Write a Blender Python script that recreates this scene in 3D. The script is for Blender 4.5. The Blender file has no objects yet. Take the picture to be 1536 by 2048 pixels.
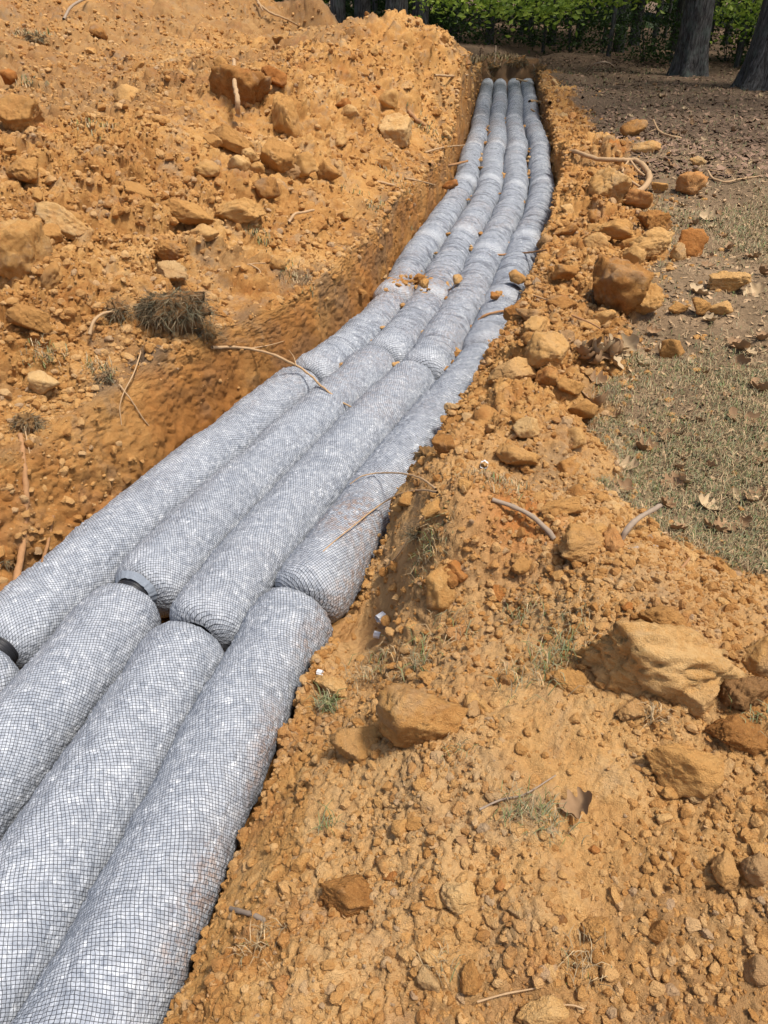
import bpy, bmesh, math, random
import numpy as np
from mathutils import Vector, Euler, Matrix
random.seed(7); RNG = np.random.default_rng(7)
sc = bpy.context.scene
R = math.radians
col = sc.collection

# ------------------------------------------------------------------ camera, sky, sun, exposure
CAMZ, PITCH, F = 2.13, R(35.5), 1479.0
cd = bpy.data.cameras.new("camera"); cam = bpy.data.objects.new("camera", cd); col.objects.link(cam)
cam.location = (0, 0, CAMZ); cam.rotation_euler = (R(90) - PITCH, 0, 0)
cd.sensor_fit = 'VERTICAL'; cd.sensor_height = 36; cd.lens = F / 2048 * 36
cd.clip_start = 0.05; cd.clip_end = 400
sc.camera = cam
SUN_EL, SUN_AZ = 69.0, 118.0          # azimuth measured from +Y towards +X
w = bpy.data.worlds.new("World"); sc.world = w; w.use_nodes = True
nt = w.node_tree; bg = nt.nodes['Background']
sky = nt.nodes.new('ShaderNodeTexSky'); sky.sky_type = 'NISHITA'; sky.sun_disc = False
sky.sun_elevation = R(SUN_EL); sky.sun_rotation = R(SUN_AZ)
sky.dust_density = 4.0; sky.air_density = 1.0; sky.ozone_density = 1.0
nt.links.new(sky.outputs[0], bg.inputs[0]); bg.inputs[1].default_value = 0.13
ld = bpy.data.lights.new("sun", 'SUN'); ld.energy = 3.4; ld.angle = R(8); ld.color = (1, .95, .87)
lo = bpy.data.objects.new("sun", ld); col.objects.link(lo)
sd = Vector((math.sin(R(SUN_AZ)) * math.cos(R(SUN_EL)), math.cos(R(SUN_AZ)) * math.cos(R(SUN_EL)), math.sin(R(SUN_EL))))
lo.rotation_euler = sd.to_track_quat('Z', 'Y').to_euler(); lo.location = (-4, -4, 12)
sc.view_settings.view_transform = 'Standard'; sc.view_settings.look = 'None'
sc.view_settings.exposure = 0.32; sc.view_settings.gamma = 1

# ------------------------------------------------------------------ numpy noise
def _h(i, j, k, s):
    n = (i.astype(np.int64) * 73856093) ^ (j.astype(np.int64) * 19349663) ^ (k.astype(np.int64) * 83492791) ^ (s * 2654435761)
    n = (n ^ (n >> 13)) * 1274126177 & 0xffffffff
    n = (n ^ (n >> 16)) * 2246822519 & 0xffffffff
    n = n ^ (n >> 15)
    return (n & 0xffffff).astype(np.float32) / 16777216.0
def vn(P, s=0):
    """value noise -1..1, P (n,3)"""
    P = np.asarray(P, dtype=np.float64); i = np.floor(P).astype(np.int64); f = (P - i).astype(np.float32); u = f * f * (3 - 2 * f)
    r = 0
    for a in (0, 1):
        wa = u[:, 0] if a else 1 - u[:, 0]
        for b in (0, 1):
            wb = u[:, 1] if b else 1 - u[:, 1]
            for c in (0, 1):
                wc = u[:, 2] if c else 1 - u[:, 2]
                r = r + wa * wb * wc * _h(i[:, 0] + a, i[:, 1] + b, i[:, 2] + c, s)
    return r * 2 - 1
def fbm(P, o=4, s=0, g=.5):
    P = np.asarray(P, dtype=np.float64); r = 0; a = 1.; t = 0
    for k in range(o):
        r = r + a * vn(P * 2.03 ** k + 17.3 * k, s + k); t += a; a *= g
    return r / t * 1.5
def worley(P, s=0):
    """F1, cell id (2x2x2 neighbourhood)"""
    P = np.asarray(P, dtype=np.float64); b = np.floor(P - .5).astype(np.int64)
    d1 = np.full(len(P), 9., np.float32); idv = np.zeros(len(P), np.float32)
    for a in (0, 1):
        for c in (0, 1):
            for e in (0, 1):
                i, j, k = b[:, 0] + a, b[:, 1] + c, b[:, 2] + e
                x = i + .15 + .7 * _h(i, j, k, s); y = j + .15 + .7 * _h(i, j, k, s + 5); z = k + .15 + .7 * _h(i, j, k, s + 9)
                d = ((P[:, 0] - x) ** 2 + (P[:, 1] - y) ** 2 + (P[:, 2] - z) ** 2).astype(np.float32)
                m = d < d1; d1[m] = d[m]; idv[m] = _h(i, j, k, s + 13)[m]
    return np.sqrt(d1), idv
def facets(P, s=0, w=.16):
    """cracked clods: every cell has its own height and tilt, with a groove between cells"""
    P = np.asarray(P, dtype=np.float64); b = np.floor(P - .5).astype(np.int64); n = len(P)
    d1 = np.full(n, 9., np.float32); d2 = d1.copy(); hh = np.zeros(n, np.float32); idv = hh.copy()
    for a in (0, 1):
        for c in (0, 1):
            for e in (0, 1):
                i, j, k = b[:, 0] + a, b[:, 1] + c, b[:, 2] + e; r1, r2, r3 = _h(i, j, k, s), _h(i, j, k, s + 5), _h(i, j, k, s + 9)
                dx = P[:, 0] - i - .1 - .8 * r1; dy = P[:, 1] - j - .1 - .8 * r2; dz = P[:, 2] - k - .1 - .8 * r3
                d = (dx * dx + dy * dy + dz * dz).astype(np.float32); m = d < d1; d2 = np.where(m, d1, np.minimum(d2, d)); d1 = np.where(m, d, d1)
                r4 = _h(i, j, k, s + 21); r5 = _h(i, j, k, s + 33)
                hh = np.where(m, r4 * .8 + (r5 - .5) * 1.6 * dx + (r1 - .5) * 1.6 * dy, hh); idv = np.where(m, r5, idv)
    g = np.sqrt(d2) - np.sqrt(d1); crack = np.clip(g / w, 0, 1) ** .6
    return hh * crack - (1 - crack) * .25, idv
def sstep(x, a, b):
    t = np.clip((x - a) / (b - a), 0, 1); return t * t * (3 - 2 * t)

# ------------------------------------------------------------------ plan of the trench (metres)
def ray(px, py):
    u = (px - 768) / F; v = (py - 1024) / F
    return np.array([u, math.cos(PITCH) - v * math.sin(PITCH), -(math.sin(PITCH) + v * math.cos(PITCH))])
def W(px, py, z):
    r = ray(px, py); D = (z - CAMZ) / r[2]; return (r[0] * D, r[1] * D, z)
L12 = [(-2.16,-1.5),(-1.29,1.68),(-1.23,1.86),(-1.15,2.12),(-1.06,2.31),(-.86,2.85),(-.65,3.32),(-.45,3.79),(-.29,4.12),(-.09,4.54),(.13,5.16),(.27,5.65),(.44,6.5),(.66,7.39),(.98,8.75),(1.16,9.65),(1.36,11.24),(1.61,12.76),(1.85,14.57),(2.3,17.87),(2.66,20.6)]
L23 = [(-1.83,-1.5),(-1.06,1.11),(-.96,1.52),(-.84,1.94),(-.74,2.36),(-.66,2.55),(-.51,2.91),(-.3,3.36),(-.05,3.93),(.18,4.47),(.45,5.3),(.69,6.3),(.89,7.08),(1.2,8.3),(1.45,9.59),(1.65,11.24),(1.81,11.98),(2.09,14.34),(2.5,16.91),(2.98,20.6)]
L34 = [(-1.5,-1.5),(-.85,.72),(-.79,.94),(-.72,1.27),(-.66,1.52),(-.57,1.91),(-.44,2.26),(-.33,2.56),(-.08,3.17),(.13,3.66),(.41,4.25),(.59,4.87),(.82,5.71),(1.09,6.76),(1.37,7.75),(1.65,8.99),(1.73,9.4),(1.92,10.75),(2.14,11.98),(2.4,14.34),(2.79,16.91),(3.3,20.6)]
LR = [(-1.15,-1.5),(-.5,.72),(-.46,.94),(-.36,1.32),(-.3,1.64),(-.18,1.97),(-.14,2.07),(-.04,2.5),(.05,2.93),(.16,3.2),(.56,4.2),(.76,5.12),(1.05,5.65),(1.25,6.3),(1.46,7.),(1.68,7.93),(1.96,9.27),(2.05,9.8),(2.37,11.82),(2.7,14.11),(3.15,17.38),(3.64,20.6)]
YG = np.arange(-1.5, 20.61, .02)
def smooth(L, k=14):
    a = np.array(L); x = np.interp(YG, a[:, 1], a[:, 0]); xp = np.r_[2 * x[0] - x[k:0:-1], x, 2 * x[-1] - x[-2:-k - 2:-1]]
    ker = np.hanning(2 * k + 1); ker /= ker.sum(); return np.convolve(xp, ker, 'valid')
X12, X23, X34, XRr = smooth(L12), smooth(L23), smooth(L34), smooth(LR, 8)
sec = np.sqrt(1 + np.gradient((X12 + X34) / 2, YG) ** 2)
far4 = np.clip((YG - 6.5) / 2.5, 0, 1)
C4 = X34 + .155 * sec; C4 = C4 + far4 * np.maximum(0, XRr - .165 * sec - C4)
CEN = [X12 - .155 * sec, (X12 + X23) / 2, (X23 + X34) / 2, C4]
XLr = X12 - .335 * sec; XRr = C4 + .172 * sec
def ext(arr):
    g0 = (arr[20] - arr[0]) / .4; g1 = (arr[-1] - arr[-60]) / 1.18
    def f(Y):
        Y = np.asarray(Y, float); r = np.interp(Y, YG, arr)
        r = np.where(Y < YG[0], arr[0] + g0 * (Y - YG[0]), r); return np.where(Y > YG[-1], arr[-1] + g1 * (np.minimum(Y, 24) - YG[-1]), r)
    return f
fXL, fXR = ext(XLr), ext(XRr); fC = [ext(c) for c in CEN]; fsec = ext(sec)
TR, TZ = .153, .15
YEND = 20.75
def leanL(Y): return np.interp(Y, [0, 2.3, 3.4, 4.2, 7, 20], [.42, .36, .18, .10, .08, .08])
def leanR(Y): return np.interp(Y, [0, 1.7, 2.1, 2.6, 3, 20], [.03, .03, .05, .03, .03, .05])
def fLipL(Y): return fXL(Y) - leanL(Y)
def fLipR(Y): return fXR(Y) + leanR(Y)

class RBF:
    def __init__(s, pts, c=.35):
        p = np.array(pts, float); s.p = p[:, :2]; s.c = c; n = len(p)
        A = s.k(s.p); A += np.eye(n) * -1e-3
        P = np.c_[np.ones(n), s.p]; M = np.block([[A, P], [P.T, np.zeros((3, 3))]])
        s.w = np.linalg.solve(M, np.r_[p[:, 2], 0, 0, 0])
    def k(s, q): 
        d2 = ((q[:, None, :] - s.p[None]) ** 2).sum(-1); return -np.sqrt(d2 + s.c ** 2)
    def __call__(s, X, Y):
        q = np.c_[X, Y].astype(np.float64); out = np.empty(len(q))
        for i in range(0, len(q), 100000):
            b = q[i:i + 100000]; out[i:i + 100000] = s.k(b) @ s.w[:-3] + s.w[-3] + b @ s.w[-2:]
        return out
# left side: lip of the cut, front mound, crest, dip, heap behind
ptsL = []
for y in (-1.5, 0, 1, 2, 3, 4, 5, 6, 7.5, 9, 11, 13, 15, 17, 19, 21): ptsL.append((float(fLipL(y)), y, .60 if y > 1.5 else .52))
for a in [(0,600,.88),(0,400,1.13),(0,265,1.34),(0,245,1.2),(120,600,.86),(250,450,.94),(120,330,1.17),(250,205,1.42),(150,250,1.34),(320,300,1.2),(300,180,1.47),(400,138,1.53),(480,400,.92),(480,250,1.16),(480,112,1.62),(560,125,1.52),(620,72,1.66),(620,250,1.12),(600,400,.84),(700,300,.93),(700,150,1.32),(700,45,1.74),(790,24,1.84),(790,120,1.4),(780,240,.95),(850,180,1.05),(855,34,1.78),(905,62,1.6),(925,100,1.25),(910,150,.98),(940,135,.75)]: ptsL.append(W(*a))
for px, py, D in [(0,235,6.3),(150,215,7.2),(260,165,8.0),(370,110,9.0),(460,75,10.5),(560,75,12.5),(620,60,14.),(0,100,8.6),(150,100,9.2),(300,80,10.2),(0,0,10.3),(160,0,11.),(300,0,11.6),(420,0,12.2),(520,4,12.8),(570,25,13.4),(200,-60,13.5),(0,-60,13.)]:
    r = ray(px, py); ptsL.append((r[0] * D, r[1] * D, CAMZ + r[2] * D))
ptsL += [(-4.2,3,1.1),(-6,1,.8),(-4,-1,.55),(-8,5,1.5),(-9,9,2.2),(-12,12,1.6),(-12,3,.5),(-3,20,.5),(-6,19,.6),(0,17.5,.55),(1,19.5,.5),(0,23,.8),(1.8,22.5,.8),(-3,26,.9),(-10,22,.5),(-20,10,.5),(-20,25,.5),(.2,15.3,.95),(1.1,16.5,.6),(-1.5,16.5,.7),(-5,30,.5),(-2.6,1,.66),(-3,0,.6)]
HL = RBF([(a, b, c - .16 * float(sstep(c, 1.2, 1.7))) for a, b, c in ptsL])
ptsR = []
for y, z in ((-1.5,.3),(.5,.2),(1,.19),(1.5,.19),(1.9,.15),(2.2,.15),(2.4,.25),(2.6,.37),(2.85,.40),(3.3,.42),(3.65,.45),(3.9,.56),(4.6,.52),(5.3,.48),(6.1,.42),(7,.46),(8,.48),(10,.48),(12,.48),(14,.5),(17,.5),(20,.5)): ptsR.append((float(fLipR(y)), y, z))
for a in [(480,1950,.38),(600,1950,.46),(900,1950,.52),(1500,1950,.56),(600,1650,.36),(700,1650,.46),(850,1650,.54),(1100,1650,.6),(1500,1650,.64),(690,1440,.27),(770,1430,.46),(900,1380,.58),(1200,1420,.66),(1500,1400,.68),(760,1240,.25),(830,1170,.44),(950,1150,.6),(1200,1170,.72),(1380,1150,.66),(1500,1210,.62),
          (860,980,.52),(950,960,.62),(1080,1000,.7),(1210,1040,.68),(1330,1060,.52),(1480,1140,.52),(1000,770,.56),(1060,800,.64),(1130,850,.6),(1200,870,.5),(1100,690,.62),(1170,640,.6),(1250,690,.5),(1130,520,.6),(1220,520,.6),(1330,500,.52),(1170,380,.62),(1240,400,.56),(1330,400,.5),(1150,280,.62),(1230,260,.5),(1112,185,.64),(1180,210,.5),(1095,148,.62),(1150,165,.5),
          (1400,700,.5),(1400,900,.5),(1500,500,.5),(1500,300,.5),(1400,200,.5),(1500,1000,.5)]: ptsR.append(W(*a))
ptsR += [(1,-1.2,.5),(3,0,.5),(4,3,.5),(8,8,.5),(10,-2,.5),(12,20,.5),(4,23,.5),(10,26,.5),(20,5,.5),(3.4,21.6,.6),(25,25,.5),(5,32,.9),(2.6,23.5,.82),(4.5,22.6,.68),(6.5,20.5,.52)]
HR = RBF(ptsR)
def lawn_mask(X, Y):
    """1 on the grass side of the right spoil bank"""
    e = np.interp(Y, [-3,.5,1.2,1.7,2.05,2.35,2.6,3.0,3.6,4.4,5.2,6.0,7.5,9.5,12,15,20,21.5,23], [4.5,3.6,2.2,1.42,1.10,.94,.88,.97,1.16,1.44,1.82,2.05,2.45,2.75,3.0,3.25,3.75,3.2,2.])
    n = fbm(np.c_[X * 2.2, Y * 2.2, X * 0], 5, 77, .62)
    return sstep(X - e + n * .26, -.05, .10)
def dirtL_mask(X, Y):
    """1 where the left heap of spoil lies"""
    return 1 - sstep(Y + .25 * np.minimum(X, 2) + .5 * fbm(np.c_[X, Y, X * 0], 3, 5), 16.2, 17.4)
def Hfull(X, Y, lo=True):
    X = np.asarray(X, float).ravel(); Y = np.asarray(Y, float).ravel()
    lipL, lipR, xl, xr = fLipL(Y), fLipR(Y), fXL(Y), fXR(Y)
    zl = HL(np.minimum(X, lipL), Y); zr = HR(np.maximum(X, lipR), Y)
    if lo:
        n = fbm(np.c_[X * 1.6, Y * 1.6, X * 0], 3, 31)
        zl = zl + n * .055 * sstep(lipL - X, .0, .5) * dirtL_mask(X, Y)
        zr = zr + n * .045 * sstep(X - lipR, .0, .4) * (1 - .8 * lawn_mask(X, Y))
    tl = np.clip((X - lipL) / np.maximum(xl - lipL, .01), 0, 1)      # 0 at the lip, 1 at the foot
    tr = np.clip((lipR - X) / np.maximum(lipR - xr, .01), 0, 1)
    zin = np.where(X < (xl + xr) / 2, .05 + (zl - .05) * (1 - tl ** 3.2) - .05 * np.clip((X - xl) / .12, 0, 1), .11 + (zr - .11) * (1 - tr ** 1.3) - .11 * np.clip((xr - X) / .12, 0, 1))
    z = np.where(X <= lipL, zl, np.where(X >= lipR, zr, zin))
    k = sstep(Y + .18 * fbm(np.c_[X * 3, Y * 2, X * 0], 3, 19), YEND, YEND + .35)                                # closed far end of the trench
    zo = np.where(X < (xl + xr) / 2, zl, zr); s = sstep(X, lipL, lipR); zo = zl * (1 - s) + zr * s
    return z * (1 - k) + zo * k
def tubez(X, Y):
    z = np.full(np.shape(X), -1.)
    for c in fC:
        d = np.abs(X - c(Y)) / fsec(Y); z = np.maximum(z, np.where((d < TR) & (Y < 20.6), TZ + np.sqrt(np.maximum(TR ** 2 - d ** 2, 0)), -1))
    return z
def at(px, py, lift=0., tubes=True):
    r = ray(px, py); D = .9 * 1.004 ** np.arange(1100); X, Y, Z = r[0] * D, r[1] * D, CAMZ + r[2] * D
    S = Hfull(X, Y)
    if tubes: S = np.maximum(S, tubez(X, Y))
    i = np.argmax(Z < S + lift)
    if not (Z < S + lift).any(): i = len(D) - 1
    d = Z - S - lift; t = d[i - 1] / (d[i - 1] - d[i] + 1e-9) if i else 0
    Dh = D[i - 1] + (D[i] - D[i - 1]) * np.clip(t, 0, 1) if i else D[0]
    return Vector((r[0] * Dh, r[1] * Dh, CAMZ + r[2] * Dh)), Dh

# ------------------------------------------------------------------ object helpers
def mesh_np(name, V, faces, mat=None, smooth_=True, uv=None, attrs=None):
    me = bpy.data.meshes.new(name); V = np.ascontiguousarray(V, np.float32); faces = np.asarray(faces, np.int32); n = faces.shape[1]
    me.vertices.add(len(V)); me.vertices.foreach_set('co', V.ravel())
    me.loops.add(faces.size); me.loops.foreach_set('vertex_index', faces.ravel())
    me.polygons.add(len(faces)); me.polygons.foreach_set('loop_start', np.arange(0, faces.size, n, dtype=np.int32))
    me.polygons.foreach_set('use_smooth', np.full(len(faces), smooth_))
    if uv is not None:
        l = me.uv_layers.new(name='net'); l.data.foreach_set('uv', np.ascontiguousarray(uv[faces.ravel()], np.float32).ravel())
    for k, a in (attrs or {}).items():
        if a.ndim == 1:
            t = me.attributes.new(k, 'FLOAT', 'POINT'); t.data.foreach_set('value', np.ascontiguousarray(a, np.float32))
        else:
            t = me.attributes.new(k, 'FLOAT_COLOR', 'POINT'); t.data.foreach_set('color', np.ascontiguousarray(np.c_[a, np.ones(len(a))], np.float32).ravel())
    me.update(calc_edges=True)
    if mat: me.materials.append(mat)
    return me
def add(name, me, parent=None, loc=None, rot=None, scale=None, **kw):
    o = bpy.data.objects.new(name, me); col.objects.link(o)
    if parent: o.parent = parent
    if loc is not None: o.location = loc
    if rot is not None: o.rotation_euler = rot
    if scale is not None: o.scale = scale
    for k, v in kw.items():
        if v: o[{'cat': 'category'}.get(k, k)] = v
    return o
def tube_mesh(P, rad, n=7, cap=True):
    """swept tube through points P (m,3) with radii"""
    P = np.asarray(P, float); m = len(P); rad = np.broadcast_to(rad, (m,))
    T = np.gradient(P, axis=0); T /= np.linalg.norm(T, axis=1)[:, None] + 1e-9
    up = np.array([0, 0, 1.]) if abs(T[0, 2]) < .9 else np.array([1., 0, 0])
    U = []; u = np.cross(T[0], up); u /= np.linalg.norm(u)
    for t in T:
        u = u - t * np.dot(u, t); u /= np.linalg.norm(u) + 1e-9; U.append(u)
    U = np.array(U); B = np.cross(T, U); a = np.linspace(0, 2 * np.pi, n, endpoint=False)
    V = P[:, None] + (U[:, None] * np.cos(a)[None, :, None] + B[:, None] * np.sin(a)[None, :, None]) * rad[:, None, None]
    V = V.reshape(-1, 3); i = np.arange(m - 1)[:, None] * n; j = np.arange(n)[None]; k = (j + 1) % n
    Fq = np.stack([i + j, i + k, i + n + k, i + n + j], -1).reshape(-1, 4)
    if cap:
        V = np.r_[V, P[:1], P[-1:]]; c0 = m * n; j = np.arange(n); k = (j + 1) % n
        Fq = np.r_[Fq, np.stack([k, j, np.full(n, c0), np.full(n, c0)], -1)[:, [0, 1, 2, 2]], np.stack([(m - 1) * n + j, (m - 1) * n + k, np.full(n, c0 + 1), np.full(n, c0 + 1)], -1)]
        # degenerate quads become triangles through validate()
    return V, Fq
def spline(P, n):
    """Catmull-Rom through points"""
    P = np.asarray(P, float); Q = np.r_[2 * P[:1] - P[1:2], P, 2 * P[-1:] - P[-2:-1]]; out = []; m = len(P) - 1; per = max(2, n // m)
    for i in range(m):
        t = np.linspace(0, 1, per, endpoint=(i == m - 1))[:, None]; a, b, c, d = Q[i:i + 4]
        out.append(.5 * (2 * b + (c - a) * t + (2 * a - 5 * b + 4 * c - d) * t * t + (3 * b - a - 3 * c + d) * t ** 3))
    return np.concatenate(out)

# ------------------------------------------------------------------ materials
def mat(name):
    m = bpy.data.materials.new(name); m.use_nodes = True; t = m.node_tree; b = t.nodes['Principled BSDF']
    b.inputs['Roughness'].default_value = .95; b.inputs['Specular IOR Level'].default_value = .15
    return m, t, b
def N(t, typ, ins=None, **kw):
    n = t.nodes.new('ShaderNode' + typ)
    for k, v in kw.items(): setattr(n, k, v)
    for k, v in (ins or {}).items():
        if hasattr(v, 'is_linked') or isinstance(v, bpy.types.NodeSocket): t.links.new(v, n.inputs[k])
        else: n.inputs[k].default_value = v
    return n
def noise(t, vec, scale, detail=4, rough=.6, dist=0.): return N(t, 'TexNoise', {'Vector': vec, 'Scale': scale, 'Detail': detail, 'Roughness': rough, 'Distortion': dist}).outputs['Fac']
def ramp(t, fac, stops):
    n = N(t, 'ValToRGB', {'Fac': fac}); e = n.color_ramp.elements
    while len(e) < len(stops): e.new(.5)
    for q, (p, c) in zip(e, stops): q.position = p; q.color = (*c, 1) if len(c) == 3 else c
    return n.outputs['Color']
def mix(t, fac, a, b, mode='MIX'):
    n = N(t, 'Mix', data_type='RGBA', blend_type=mode)
    for k, v in ((0, fac), (6, a), (7, b)):
        if isinstance(v, bpy.types.NodeSocket): t.links.new(v, n.inputs[k])
        else: n.inputs[k].default_value = v if k == 0 else (*v, 1)
    return n.outputs[2]
def math_(t, op, a, b=None, c=None):
    n = N(t, 'Math', operation=op)
    for k, v in enumerate((a, b, c)):
        if v is None: continue
        if isinstance(v, bpy.types.NodeSocket): t.links.new(v, n.inputs[k])
        else: n.inputs[k].default_value = v
    return n.outputs[0]
def bump(t, b, h, strength=.5, dist=.01, normal=None):
    n = N(t, 'Bump', {'Height': h, 'Strength': strength, 'Distance': dist})
    if normal: t.links.new(normal, n.inputs['Normal'])
    t.links.new(n.outputs[0], b.inputs['Normal']); return n.outputs[0]
CLAY = [(.0, (.27, .117, .032)), (.35, (.42, .203, .060)), (.6, (.52, .28, .092)), (1., (.65, .42, .185))]
def clay_material(name, objspace=False, tint=None, ground=False):
    m, t, b = mat(name)
    geo = N(t, 'NewGeometry'); oi = N(t, 'ObjectInfo')
    if objspace:
        tc = N(t, 'TexCoord'); vec = N(t, 'VectorMath', {0: geo.outputs['Position'], 1: oi.outputs['Location']}, operation='ADD').outputs[0]
    else: vec = geo.outputs['Position']
    n1 = noise(t, vec, 1.3, 5, .6); n2 = noise(t, vec, 9, 5, .65); n3 = noise(t, vec, 70, 4, .7); n4 = noise(t, vec, 260, 3, .7)
    f = math_(t, 'ADD', math_(t, 'MULTIPLY', n1, .45), math_(t, 'MULTIPLY', n2, .35)); f = math_(t, 'ADD', f, math_(t, 'MULTIPLY', n3, .25))
    if objspace:
        f = math_(t, 'ADD', f, math_(t, 'MULTIPLY', math_(t, 'SUBTRACT', oi.outputs['Random'], .5), .30))
    fr = N(t, 'MapRange', {'Value': f, 'From Min': .33, 'From Max': .72}).outputs[0]
    c = ramp(t, fr, CLAY)
    # greyish pale dust and rusty stains
    d = noise(t, vec, 4.1, 4, .7, .6); c = mix(t, N(t, 'MapRange', {'Value': d, 'From Min': .52, 'From Max': .74, 'To Max': .75}).outputs[0], c, (.33, .25, .165) )
    d2 = noise(t, vec, 2.3, 5, .7, .8); c = mix(t, N(t, 'MapRange', {'Value': d2, 'From Min': .56, 'From Max': .72, 'To Max': .6}).outputs[0], c, (.37, .125, .03))
    sp = noise(t, vec, 420, 2, .6); c = mix(t, N(t, 'MapRange', {'Value': sp, 'From Min': .62, 'From Max': .78, 'To Max': .35}).outputs[0], c, (.72, .52, .3))
    if ground:
        for an, cc in (('dust', (.62, .395, .185)), ('soil', (.13, .085, .05)), ('rust', (.36, .13, .03)), ('wallc', (.36, .145, .036)), ('lawn', None)):
            a = N(t, 'Attribute', attribute_name=an).outputs['Fac']
            if an == 'lawn':
                l1 = noise(t, vec, 2.2, 5, .65); l2 = noise(t, vec, 60, 4, .7)
                lc = ramp(t, math_(t, 'ADD', math_(t, 'MULTIPLY', l1, .6), math_(t, 'MULTIPLY', l2, .4)), [(.3, (.11, .078, .042)), (.5, (.23, .155, .088)), (.66, (.37, .25, .145)), (.8, (.48, .33, .20))])
                li = N(t, 'Attribute', attribute_name='litter').outputs['Fac']
                lc = mix(t, li, lc, ramp(t, noise(t, vec, 26, 5, .8), [(.3, (.06, .042, .028)), (.55, (.15, .10, .065)), (.75, (.28, .19, .13))]))
                c = mix(t, a, c, lc)
            else:
                c = mix(t, a, c, mix(t, .7, c, cc) if an == 'wallc' else (mix(t, n3, cc, [x * 1.7 for x in cc]) if an != 'dust' else mix(t, n3, [x * .75 for x in cc], [x * 1.15 for x in cc])))
    else:
        c = mix(t, .35, c, c)
    if tint: c = mix(t, .5, c, tint)
    t.links.new(c, b.inputs['Base Color'])
    h = math_(t, 'ADD', math_(t, 'MULTIPLY', n3, .6), math_(t, 'MULTIPLY', n4, .45)); bump(t, b, h, 1., .016)
    return m
M = {}
M['ground'] = clay_material('clay_ground', ground=True)
M['clay'] = clay_material('clay_clod', True)
M['clay_pale'] = clay_material('pale_clay', True, (.55, .30, .10))
M['clay_red'] = clay_material('rusty_clay', True, (.40, .13, .028))
M['clay_brown'] = clay_material('brown_soil', True, (.17, .11, .06))
M['clay_grey'] = clay_material('grey_clay', True, (.44, .30, .155))
def net_material():
    m, t, b = mat('netted_foam'); uv = N(t, 'UVMap', uv_map='net').outputs[0]; s = N(t, 'SeparateXYZ', {0: uv}); geo = N(t, 'NewGeometry').outputs['Position']
    wob = noise(t, geo, 55, 2, .5); wob2 = noise(t, geo, 61, 2, .5)
    def line(c, wv, wd):
        c2 = math_(t, 'ADD', c, math_(t, 'MULTIPLY', math_(t, 'SUBTRACT', wv, .5), .22)); fr = math_(t, 'FRACT', c2)
        return math_(t, 'ABSOLUTE', math_(t, 'SUBTRACT', fr, .5)), wd
    a, _ = line(s.outputs[0], wob, 0); c, _ = line(s.outputs[1], wob2, 0); mx = math_(t, 'MAXIMUM', a, c)
    mask = N(t, 'MapRange', {'Value': mx, 'From Min': .405, 'From Max': .44}).outputs[0]
    gn = N(t, 'TexNoise', {'Vector': geo, 'Scale': 30.}).outputs['Color']; gv = N(t, 'VectorMath', {0: geo, 1: N(t, 'VectorMath', {0: gn, 'Scale': .02}, operation='SCALE').outputs[0]}, operation='ADD').outputs[0]
    vo = N(t, 'TexVoronoi', {'Vector': gv, 'Scale': 46., 'Randomness': 1.}, feature='F1'); ve = N(t, 'TexVoronoi', {'Vector': gv, 'Scale': 46., 'Randomness': 1.}, feature='DISTANCE_TO_EDGE')
    cell = N(t, 'SeparateColor', {0: vo.outputs['Color']}).outputs[0]
    big = noise(t, geo, 7, 3, .6); fine = noise(t, geo, 75, 3, .65)
    mid = noise(t, geo, 42, 3, .65, .5); f = math_(t, 'ADD', math_(t, 'MULTIPLY', cell, .14), math_(t, 'MULTIPLY', big, .2)); f = math_(t, 'ADD', f, math_(t, 'MULTIPLY', fine, .38)); f = math_(t, 'ADD', f, math_(t, 'MULTIPLY', mid, .36))
    base = ramp(t, f, [(.38, (.22, .245, .285)), (.53, (.335, .36, .40)), (.63, (.44, .465, .50)), (.76, (.78, .80, .82))])
    gap = N(t, 'MapRange', {'Value': ve.outputs['Distance'], 'From Min': .0, 'From Max': .12, 'To Min': 1., 'To Max': 0.}).outputs[0]
    base = mix(t, math_(t, 'MULTIPLY', gap, .35), base, (.30, .32, .35))
    dirt = N(t, 'Attribute', attribute_name='dirt').outputs['Fac']; dn = noise(t, geo, 38, 4, .75)
    base = mix(t, math_(t, 'MULTIPLY', dirt, N(t, 'MapRange', {'Value': dn, 'From Min': .45, 'From Max': .6}).outputs[0]), base, (.34, .17, .06))
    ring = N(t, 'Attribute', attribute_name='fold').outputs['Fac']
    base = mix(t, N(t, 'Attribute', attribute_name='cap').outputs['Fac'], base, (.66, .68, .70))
    base = mix(t, ring, base, (.11, .12, .145))  # shade of the creases painted as dark rings, stronger on far bundles
    base = mix(t, math_(t, 'MULTIPLY', mask, .96), base, (.022, .024, .028))
    t.links.new(base, b.inputs['Base Color']); b.inputs['Roughness'].default_value = .62; b.inputs['Specular IOR Level'].default_value = .3
    h = math_(t, 'ADD', math_(t, 'MULTIPLY', N(t, 'MapRange', {'Value': ve.outputs['Distance'], 'From Max': .3}).outputs[0], .8), math_(t, 'MULTIPLY', fine, .5))
    bump(t, b, h, .42, .005); return m
M['net'] = net_material()
def plain(name, c, rough=.6, sp=.3, nscale=40, amt=.35, bstr=.3, bd=.004):
    m, t, b = mat(name); geo = N(t, 'NewGeometry').outputs['Position']; oi = N(t, 'ObjectInfo')
    f = noise(t, geo, nscale, 4, .65); cc = mix(t, f, [x * (1 - amt) for x in c], [min(1, x * (1 + amt)) for x in c])
    cc = mix(t, math_(t, 'MULTIPLY', oi.outputs['Random'], .3), cc, [x * .6 for x in c]); t.links.new(cc, b.inputs['Base Color'])
    b.inputs['Roughness'].default_value = rough; b.inputs['Specular IOR Level'].default_value = sp; bump(t, b, f, bstr, bd); return m
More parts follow.
